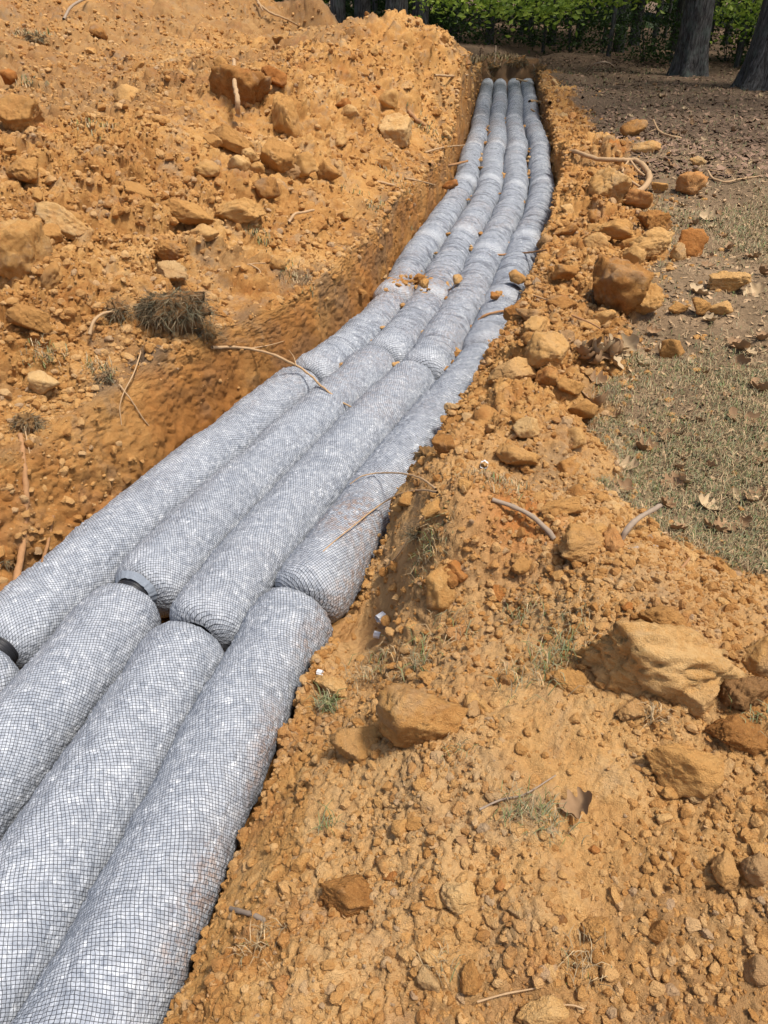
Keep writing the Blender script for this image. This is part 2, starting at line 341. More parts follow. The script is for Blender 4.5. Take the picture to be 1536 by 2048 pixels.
M['pipe'] = plain('black_plastic', (.018, .018, .02), .38, .5)
M['cuff'] = plain('grey_geotextile', (.27, .30, .34), .9, .1, 160)
M['foam'] = plain('white_foam', (.74, .74, .73), .5, .3, 200, .08)
M['root'] = plain('root_bark', (.46, .30, .16), .8, .2, 60, .3)
M['root_red'] = plain('fresh_root', (.36, .19, .085), .75, .2, 60, .3)
M['root_grey'] = plain('grey_stick', (.33, .25, .18), .8, .2, 60, .3)
M['leafdry'] = plain('dry_leaf', (.30, .18, .09), .75, .25, 30, .4)
M['leafpale'] = plain('pale_dry_leaf', (.48, .35, .20), .75, .25, 30, .35)
def blade_material(name='grass_blades'):
    m, t, b = mat(name); a = N(t, 'Attribute', attribute_name='Col').outputs['Color']; t.links.new(a, b.inputs['Base Color']); b.inputs['Roughness'].default_value = .7
    return m
M['blade'] = blade_material()
def leaf_material(name, lo, hi, trans=.45):
    m, t, b = mat(name); a = N(t, 'Attribute', attribute_name='rnd').outputs['Fac']
    c = ramp(t, a, [(0, lo), (.6, [(x + y) / 2 for x, y in zip(lo, hi)]), (1, hi)]); t.links.new(c, b.inputs['Base Color']); b.inputs['Roughness'].default_value = .5; b.inputs['Specular IOR Level'].default_value = .3
    tr = N(t, 'BsdfTranslucent', {'Color': c}); mx = N(t, 'MixShader', {0: trans}); t.links.new(b.outputs[0], mx.inputs[1]); t.links.new(tr.outputs[0], mx.inputs[2])
    t.links.new(mx.outputs[0], t.nodes['Material Output'].inputs[0]); return m
M['leaf'] = leaf_material('green_leaves', (.10, .19, .02), (.42, .52, .085), .5)
M['leaf_deepshade'] = leaf_material('deep_shade_leaves', (.012, .03, .006), (.055, .10, .02), .35)  # deep shade of the wood put into a much darker leaf colour
M['leaf_shade'] = leaf_material('shaded_leaves', (.03, .07, .012), (.12, .20, .035), .4)  # darker copy of the green leaves, shade mixed into the colour
def bark_material():
    m, t, b = mat('oak_bark'); tc = N(t, 'NewGeometry').outputs['Position']; mp = N(t, 'Mapping', {'Vector': tc, 'Scale': (1, 1, .16)}).outputs[0]
    n = noise(t, mp, 30, 6, .7, .8); n2 = noise(t, tc, 5, 3, .6)
    c = ramp(t, n, [(.38, (.022, .02, .018)), (.5, (.075, .07, .066)), (.66, (.17, .165, .155))]); c = mix(t, N(t, 'MapRange', {'Value': n2, 'From Min': .5, 'From Max': .7, 'To Max': .45}).outputs[0], c, (.14, .18, .15))
    t.links.new(c, b.inputs['Base Color']); bump(t, b, n, 1., .05); return m
M['bark'] = bark_material()

# ------------------------------------------------------------------ ground: one sheet, split by what it is
Q = .0026
rows = [-6, -4.5, -3.4, -2.6, -2, -1.5, -1, -.6, -.3, -.05, .15, .3]; y = .42
while y < 21.6: rows.append(y); y += Q * math.hypot(y, 1.5) * (1.25 if y < 20.4 else .45)
d = .08
while y < 110: rows.append(y); y += d; d *= 1.09
rows = np.array(rows); nr = len(rows)
NL, NW, NF, NRt, NO = 430, 95, 24, 430, 34
LIPL, LIPR, XL_, XR_ = fLipL(rows), fLipR(rows), fXL(rows), fXR(rows)
edge = .60 * (np.maximum(rows, 0) + 1.6)
def side(lip, far, n, out):
    tt = np.linspace(0, 1, n)[None] ** 1.04; a = lip[:, None] + (far - lip)[:, None] * tt
    g = np.geomspace(1, 100, NO)[None]; g = (g - 1) / 99; stepv = (far - lip)[:, None] / n * 1.0
    o = far[:, None] + stepv * 1.0 + (out - far - stepv[:, 0])[:, None] * g ; return a, o
aL, oL = side(LIPL, np.minimum(-edge, LIPL - 1.2), NL, -75.)
aR, oR = side(LIPR, np.maximum(edge, LIPR + 1.2), NRt, 75.)
tw = np.linspace(0, 1, NW + 2)[1:-1][None]
wl = LIPL[:, None] + (XL_ - LIPL)[:, None] * tw; wr = XR_[:, None] + (LIPR - XR_)[:, None] * tw
fl = XL_[:, None] + (XR_ - XL_)[:, None] * np.linspace(0, 1, NF)[None]
GX = np.concatenate([oL[:, ::-1], aL[:, ::-1], wl, fl, wr, aR, oR], 1); ncl = GX.shape[1]
GY = np.repeat(rows[:, None], ncl, 1)
X, Y = GX.ravel(), GY.ravel()
Z = Hfull(X, Y)
G3 = np.stack([GX, GY, Z.reshape(GX.shape)], -1)
def normals(G):
    a = np.gradient(G, axis=0); b = np.gradient(G, axis=1); n = np.cross(b, a); return (n / (np.linalg.norm(n, axis=-1, keepdims=True) + 1e-12)).reshape(-1, 3)
NV = normals(G3); NV[NV[:, 2] < 0] *= -1
P = G3.reshape(-1, 3)
lawn = lawn_mask(X, Y) * (X > fLipR(Y)).astype(float)
beyond = sstep(Y, 21.3, 21.9)
leftlawn = (X < fLipL(Y)) * (1 - dirtL_mask(X, Y))
lawn = np.maximum(np.maximum(lawn, leftlawn), beyond)
c0 = NO + NL; wallm = np.zeros(GX.shape); wallm[:, c0:c0 + NW] = sstep(np.linspace(1, 0, NW), .95, .6)[None]; wallm[:, c0 + NW:c0 + NW + NF] = 1; wallm[:, c0 + NW + NF:c0 + 2 * NW + NF] = sstep(np.linspace(0, 1, NW), 1., .6)[None]; wallm = wallm.ravel() * (1 - beyond)
wallq = np.zeros(GX.shape); wallq[:, c0:c0 + NW] = sstep(np.linspace(0, 1, NW), .35, .7)[None]; wallq[:, c0 + NW:c0 + NW + NF + NW] = .7; wallq = wallq.ravel()
near = 1 - sstep(np.hypot(X, Y), 3.5, 9)
def clodlayer(scale, amp, seed, thr=None):
    f, i = worley(P / scale + fbm(P / scale * .7, 2, seed + 3)[:, None] * .25, seed)
    h = np.maximum(.62 - f, 0) / .62; h = np.sqrt(h) * (.35 + .65 * i)
    return h * amp
dirtm = (1 - lawn)
patch = sstep(fbm(P * 1.1, 3, 51), -.35, .35)
fine_patch = sstep(fbm(P * 2.7 + 9, 3, 52), -.4, .3)
Pw = P + np.stack([fbm(P / .06, 2, 21), fbm(P / .06 + 9, 2, 22), fbm(P / .06 + 19, 2, 23)], -1) * .012
def fl(scale, amp, seed, an=1.):
    h, i_ = facets(Pw / scale, seed, .40 if scale > .1 else .30 if scale > .05 else .18); return (h - .25) * amp
far_ = sstep(np.hypot(X, Y), 2.2, 5)
disp = fbm(P / .25, 4, 61, .5) * .026
disp += fl(.21, .075, 62) * sstep(fbm(P * 1.3, 3, 53), -.2, .5) * (.35 + .65 * far_)
lh = (X < fLipL(Y)) * sstep(fLipL(Y) - X, .05, .5)
disp += lh * (fl(.42, .15, 161) * sstep(fbm(P * .8, 3, 153), -.4, .3) + fl(.15, .075, 162) * sstep(fbm(P * 1.5 + 3, 3, 154), -.35, .35) + fl(.085, .035, 163)) * .9
rh = (X > fLipR(Y)) * sstep(X - fLipR(Y), .03, .2) * sstep(Y, 2.2, 3.2)
disp += rh * (fl(.24, .08, 165) + fl(.12, .045, 166))
disp += fl(.10, .040, 67) * sstep(fbm(P * 1.9 + 5, 3, 54), -.3, .3) * far_
disp += fl(.06, .026, 63) * (.25 + .75 * patch) * (.6 + .5 * far_)
disp += fl(.032, .0155, 64) * (.25 + .75 * fine_patch)
disp += fl(.015, .0070, 66) * near
disp += fbm(P / .03, 3, 65, .6) * .004
wd = fbm(P * np.array([5, 5, 3.]), 4, 71) * .030 + fl(.12, .05, 73) * sstep(fbm(P * 2.2, 3, 74), -.3, .4) * (1 - .75 * sstep(Y, 2.6, 3.6)) + (1 - .5 * sstep(Y, 2.6, 3.6)) * fl(.045, .018, 75) * sstep(fbm(P * 3.2, 3, 76), -.4, .2) + fl(.022, .009, 78) + fbm(P * np.array([38, 38, 14]), 3, 72) * .005 + fl(.030, .008, 79) + fl(.055, .016, 80) * sstep(fbm(P * 4, 3, 70), -.1, .4) + fl(.012, .004, 77) * near
ld_ = fbm(P / .5, 3, 81) * .016 + fbm(P / .06, 3, 82) * .010 + fbm(P / .02, 2, 83) * .005
D_ = disp * dirtm * (1 - wallm) + wd * wallm + ld_ * lawn * (1 - wallm)
D_ *= (1 - beyond * .6); D_ += sstep(Y, 20.5, 20.9) * (X > .9) * (X < 4.5) * (fbm(P / .25, 4, 88) * .07 + fl(.14, .06, 89)) * (1 - beyond)
P2 = P + NV * D_[:, None]
soil = np.clip(sstep(np.abs(fLipL(Y) - X + .02 + .1 * fbm(P * 4, 2, 91)), .16, .02) * sstep(fbm(P * 5, 3, 92), -.5, .45) * .75 + sstep(fbm(P * 1.7 + 40, 4, 93), .45, .75) * .4 * (1 - wallm), 0, 1)
farend = sstep(Y, 15.5, 20.5) * (X > .9)
crY = np.interp(X, [-4, -2.5, -1.87, -1.4, -.92, -.3, .17, 1.3], [4.4, 4.9, 6., 7.2, 9.4, 10.8, 12.2, 14.5]); soil = np.maximum(soil, .42 * sstep(Y - crY, .25, .8) * (X < fLipL(Y) - .3) * sstep(fbm(P * 1.2, 4, 97), -.9, .3))  # browner tone mixed in over the heap behind the crest
soil = np.maximum(soil, farend * 1. * (1 - sstep(X, 3.3, 3.6) * 0) * (X < fLipR(Y) + .12))
soil = np.maximum(soil, sstep(Y, 10, 16) * wallm * .7)
rust = np.exp(-((X - W(1040, 1065, .65)[0]) ** 2 + (Y - W(1040, 1065, .65)[1]) ** 2) / .02) * .9
attrs = {'dust': sstep(3.2 - Y, 0, 1.2) * (X > -.2) * (.35 + .65 * sstep(fbm(P * 2.1, 4, 98), -.5, .4)) * (1 - lawn) * .6, 'soil': soil * (1 - lawn), 'rust': rust, 'wallc': wallq * (1 - soil * .5) * (.45 + .55 * sstep(fbm(P * 3, 3, 96), -.4, .3)), 'lawn': lawn, 'litter': np.maximum(sstep(Y + fbm(P, 3, 95), 5.5, 12), beyond) * .85}
idx = np.arange(nr * ncl).reshape(nr, ncl); FQ = np.stack([idx[:-1, :-1], idx[:-1, 1:], idx[1:, 1:], idx[1:, :-1]], -1).reshape(-1, 4)
fc = (FQ % ncl)[:, 0]; fl_ = lawn[FQ].mean(1) > .5; inw = (fc >= c0) & (fc < c0 + 2 * NW + NF) & (Y[FQ[:, 0]] < 21.2)
reg = np.where(inw, 0, np.where(fl_, 1, np.where(fc < c0, 2, 3)))
names = ['trench', 'lawn', 'spoil_heap', 'spoil_bank']
glabels = ['straight-sided trench cut through orange clay', 'thin grass and bare brown soil with fallen leaves right of the trench', 'tall heap of dug orange clay left of the trench', 'low bank of crumbled orange clay along the right edge of the trench']
for k in range(4):
    sel = FQ[reg == k]; used, inv = np.unique(sel, return_inverse=True)
    me = mesh_np(names[k], P2[used], inv.reshape(sel.shape), M['ground'], True, None, {a: v[used] for a, v in attrs.items()})
    add(names[k], me, kind='structure', label=glabels[k])
vis = (np.abs(X) < .56 * (Y + 1.2)) & (Y > .5) & (Y < 21)

# ------------------------------------------------------------------ drain bundles
ORD = ['nearest', 'second', 'third', 'fourth', 'fifth', 'sixth', 'seventh', 'eighth', 'ninth']
JY = [[-.9, 1.86, 4.10, 5.43, 6.9, 9.3, 11.66, 14.34, 17.34, 20.5],
      [-.5, 2.16, 4.38, 5.36, 7.05, 9.28, 11.66, 14.5, 17.55, 20.6],
      [-.7, 1.95, 4.17, 6.45, 9.0, 11.5, 14.3, 17.18, 20.6],
      [-.4, 2.12, 4.45, 5.27, 6.9, 9.2, 11.6, 14.2, 17.1, 20.4]]
ROWN = ['leftmost row', 'second row from the left', 'third row from the left', 'rightmost row']
def bundle(ri, k, y0, y1):
    rs = random.Random(ri * 31 + k); sd_ = ri * 100 + k
    far = (y0 + y1) / 2; dist = math.hypot(max(y0, .6), 1.9)
    res = .0036 if dist < 3.2 else .0055 if dist < 5 else .009 if dist < 9 else .010
    ns = max(int((y1 - y0) * 1.1 / res), 60); th = np.concatenate([np.linspace(-25, 205, max(int(.62 / max(res, .0055) ), 50)), np.linspace(205, 335, 12)[1:-1]]); th = np.radians(th)
    g = .016; yy = np.linspace(y0 + g, y1 - g, 400); xx = fC[ri](yy); s = np.r_[0, np.cumsum(np.hypot(np.diff(xx), np.diff(yy)))]; L = s[-1]
    e = .10; u = np.linspace(0, 1, ns); us = np.unique(np.r_[np.linspace(0, e, max(int(e / res * 1.6), 10)), np.linspace(e, L - e, ns), np.linspace(L - e, L, max(int(e / res * 1.6), 10))])
    offx, dx_ = rs.uniform(-.010, .010), rs.uniform(-.008, .008)
    ye = np.interp(us, s, yy); xe = np.interp(us, s, xx) + offx + dx_ * (us / L * 2 - 1); tx = np.gradient(xe, us); ty = np.gradient(ye, us); n = np.hypot(tx, ty); tx /= n; ty /= n
    q = np.clip(np.minimum(us, L - us) / e, 0, 1); prof = .40 + .60 * (1 - (1 - q) ** 2.6) ** .55
    puck = vn(np.c_[us * 3.1, us * 0 + sd_, us * 0], 7) * .0055
    rad = (TR * rs.uniform(.975, 1.02) + puck * 1.5 + .004 * np.exp(-((np.minimum(us, L - us) - .16) / .1) ** 2)) * prof
    zc = TZ + .004 + rs.uniform(-.006, .006) + .006 * vn(np.c_[us * 1.1, us * 0 + sd_ * 3.3, us * 0], 8) + (1 - prof) * .02
    A, U = np.meshgrid(th, us); nS, nA = U.shape
    rr = rad[:, None] * np.ones_like(A); ca, sa = np.cos(A), np.sin(A)
    nx = (ty[:, None] * ca); ny = (-tx[:, None] * ca)
    Pm = np.stack([xe[:, None] + nx * rr, ye[:, None] + ny * rr, zc[:, None] + sa * rr * .985], -1).reshape(-1, 3)
    cell = .0100; al = rs.uniform(.35, .75) * rs.choice([1, 1, 1, -1]); asp = rs.uniform(.85, 1.15)
    warp = fbm(np.c_[Pm * 5.5], 2, 41) * .013; warp2 = fbm(np.c_[Pm * 5.5 + 7], 2, 43) * .013
    a_ = (A - np.pi / 2).ravel() * (TR * (.35 + .65 * np.repeat(prof, nA))) + warp; b_ = U.ravel() / asp + warp2
    sk = al + .25 * fbm(np.c_[U.ravel() * .9, U.ravel() * 0 + sd_, U.ravel() * 0], 2, 45)
    p = (a_ * np.cos(sk) - b_ * np.sin(sk)) / cell; qv = (a_ * np.sin(sk) + b_ * np.cos(sk)) / cell
    p = (a_ * math.cos(al) - b_ * math.sin(al)) / cell; qv = (a_ * math.sin(al) + b_ * math.cos(al)) / cell
    Nn = np.stack([nx, ny, sa * np.ones_like(nx)], -1).reshape(-1, 3)
    f, i = worley(Pm / .024, 17); lump = (np.maximum(.7 - f, 0)) * .0080 * (.4 + i)
    quilt = np.sqrt(np.abs(np.cos(np.pi * p) * np.cos(np.pi * qv)) + 1e-6) * .0022 if res < .006 else 0
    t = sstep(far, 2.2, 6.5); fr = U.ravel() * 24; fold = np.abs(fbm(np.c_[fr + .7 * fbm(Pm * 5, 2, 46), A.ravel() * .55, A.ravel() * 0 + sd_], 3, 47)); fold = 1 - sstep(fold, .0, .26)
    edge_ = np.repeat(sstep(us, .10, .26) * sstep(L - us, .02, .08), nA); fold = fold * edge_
    dsp = lump + quilt - fold * (.0012 + .005 * t) + fbm(Pm * 8, 3, 48) * .0075
    Pm = Pm + Nn * dsp[:, None]
    dirt = np.zeros(len(Pm)); dirt = np.maximum(dirt, np.exp(-((Pm[:, 1] - 5.55) / .38) ** 2) * sstep(Pm[:, 0], 1.1, .0) * .8)
    if ri == 3: dirt = np.maximum(dirt, np.exp(-((Pm[:, 1] - 2.55) ** 2 + (Pm[:, 0] + .12) ** 2) / .025) * .7)
    dirt = np.maximum(dirt, .30 * sstep(fbm(Pm * 2.2, 3, 49), .0, .6) * sstep(Pm[:, 1], 1, 6)); dirt = np.maximum(dirt, .5 * (ri == 3) * sstep(np.cos(A.ravel()), .5, .95) * sstep(fbm(Pm * 4, 3, 50), -.2, .4))
    I = np.arange(nS * nA).reshape(nS, nA); J = np.roll(I, -1, 1); Fq = np.stack([I[:-1], J[:-1], J[1:], I[1:]], -1).reshape(-1, 4)
    root = add('drain_bundle', None, loc=(float(fC[ri]((y0 + y1) / 2)), (y0 + y1) / 2, 0))
    root['category'] = 'drain bundle'; root['group'] = 'netted drain bundles laid in the trench'
    root['label'] = '%s netted foam bundle from the camera in the %s' % (ORD[k], ROWN[ri]) if k else 'netted white foam bundle nearest the camera in the %s' % ROWN[ri]
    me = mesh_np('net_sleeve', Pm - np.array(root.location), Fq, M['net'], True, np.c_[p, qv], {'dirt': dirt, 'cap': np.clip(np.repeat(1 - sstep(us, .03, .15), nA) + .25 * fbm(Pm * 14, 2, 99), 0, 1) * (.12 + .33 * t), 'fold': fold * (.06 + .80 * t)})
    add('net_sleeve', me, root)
    return root, Vector((xe[-1], ye[-1], zc[-1])), Vector((tx[-1], ty[-1], 0))
def coupler(parent, c, d, rad=.058, rise=.0, cuff=True):
    """corrugated pipe end sticking out between two bundles"""
    L = np.linspace(-.075, .075, 61); rr = rad + .0035 * np.sin(L * 2 * np.pi / .0155)
    P0 = np.array([c.x, c.y, c.z + rise - .006]) + np.outer(L, np.array([d.x, d.y, 0])); V, Fq = tube_mesh(P0, rr, 40)
    me = mesh_np('pipe_end', V - np.array(parent.location), Fq, M['pipe']); me.validate(); add('pipe_end', me, parent)
    if cuff:
        n = 90; m = 14; a = np.linspace(0, 2 * np.pi, n, endpoint=False); s = np.linspace(.0, .024, m)[:, None]
        r = rad + .002 + s * (.8 + .16 * np.sin(a * 13 + 2 * np.sin(a * 3)) * (s / .05)) + .003 * vn(np.c_[a * 9, a * 0, a * 0], 3)
        U = np.array([d.y, -d.x, 0]); B = np.array([0, 0, 1.]); C = np.array([c.x, c.y, c.z + rise]) + np.array([d.x, d.y, 0]) * .012
        V = C + np.array([d.x, d.y, 0]) * s[..., None] + (U * np.cos(a)[None, :, None] + B * np.sin(a)[None, :, None]) * r[..., None]
        V = V.reshape(-1, 3); i = np.arange(m - 1)[:, None] * n; j = np.arange(n)[None]; k = (j + 1) % n
        me = mesh_np('fabric_cuff', V - np.array(parent.location), np.stack([i + j, i + k, i + n + k, i + n + j], -1).reshape(-1, 4), M['cuff']); add('fabric_cuff', me, parent)
BUN = {}
for ri in range(4):
    for k in range(len(JY[ri]) - 1): BUN[ri, k] = bundle(ri, k, JY[ri][k], JY[ri][k + 1])
for key, rise, cuff in (((0, 0), .03, 0), ((0, 1), .02, 0), ((1, 0), .04, 1)):
    root, c, d = BUN[key]; coupler(root, c, d, .070, rise * 1.05, bool(cuff))
for key in ((1, 1), (2, 1)):
    root, c, d = BUN[key]; coupler(root, c, d, .052, 0, False)

# ------------------------------------------------------------------ clods and boulders
def ico(sub):
    bm = bmesh.new(); bmesh.ops.create_icosphere(bm, subdivisions=sub, radius=1); V = np.array([v.co[:] for v in bm.verts]); Fc = np.array([[v.index for v in f.verts] for f in bm.faces]); bm.free(); return V, Fc
ICO = {s: ico(s) for s in (1, 2, 3, 4, 5)}
def rock_verts(seed, sub=4, npl=11, rough=.05, soft=.0, lump=.0, shape=(1, 1, 1)):
    r = np.random.default_rng(seed); V, Fc = ICO[sub]; n = r.normal(size=(npl + 3, 3)); n /= np.linalg.norm(n, axis=1)[:, None]; d = r.uniform(.5, .95, npl + 3)
    off = seed * 3.7; V = V + .10 * np.stack([fbm(V * 1.7 + off, 2, 31), fbm(V * 1.7 + off + 5, 2, 32), fbm(V * 1.7 + off + 9, 2, 33)], -1); V = V / np.linalg.norm(V, axis=1)[:, None]
    q = V @ n.T; h = np.where(q > .05, d / np.maximum(q, .05), 9.); rad = np.minimum(h.min(1), 1.1)
    Pn = V * rad[:, None]
    Pn = Pn * (1 + rough * 1.6 * fbm(Pn * 1.5 + off, 3, 3) + (rough * 1.1 * fbm(Pn * 6 + off, 4, 5) if sub > 2 else 0))[:, None]
    if sub >= 3:
        f, i = facets(Pn * 2.6 + off, 9); Pn = Pn * (1 + (.075 + rough * .8 + lump) * (f - .3))[:, None]
    if sub >= 4:
        f, i = facets(Pn * 7 + off + .2 * fbm(Pn * 9, 2, 1)[:, None], 12); Pn = Pn * (1 + (.032 + rough * .4) * (f - .3))[:, None]
    if sub >= 5:
        f, i = facets(Pn * 17 + off, 14); Pn = Pn * (1 + .022 * f * sstep(fbm(Pn * 2 + off, 2, 8), -.5, .2) + .014 * fbm(Pn * 24 + off, 3, 15))[:, None]
    Pn = Pn / np.abs(Pn).max(0) 
    return Pn * np.array(shape), Fc
def boulder(px, py, wp, hp, seed, label, matk='clay', tilt=0., embed=.25, dr=1., npl=11, name='clay_boulder', cat='clay boulder', group=None, sub=None, tallz=1., rough=.05, lump=0., rx=0.):
    b, D = at(px, py + .28 * hp); sx = wp * D / F / 2 * 1.17; sz = hp * D / F / 2 * 1.12
    sub = sub or (5 if wp > 60 else 4)
    V, Fc = rock_verts(seed, sub, npl, rough, 0, lump); s = np.array([sx, sz * dr, sz * tallz]) ; V = V * s
    me = mesh_np(name, V, Fc, M[matk], True)
    c = Vector((b.x, b.y, b.z + (.03 if b.x < fXL(b.y) or b.y > 3 else 0))) + Vector((0, sz * .25, sz * tallz * (.52 - embed)))
    o = add(name, me, loc=c, rot=(rx, tilt, random.uniform(-.25, .25)), label=label, cat=cat, group=group); return o
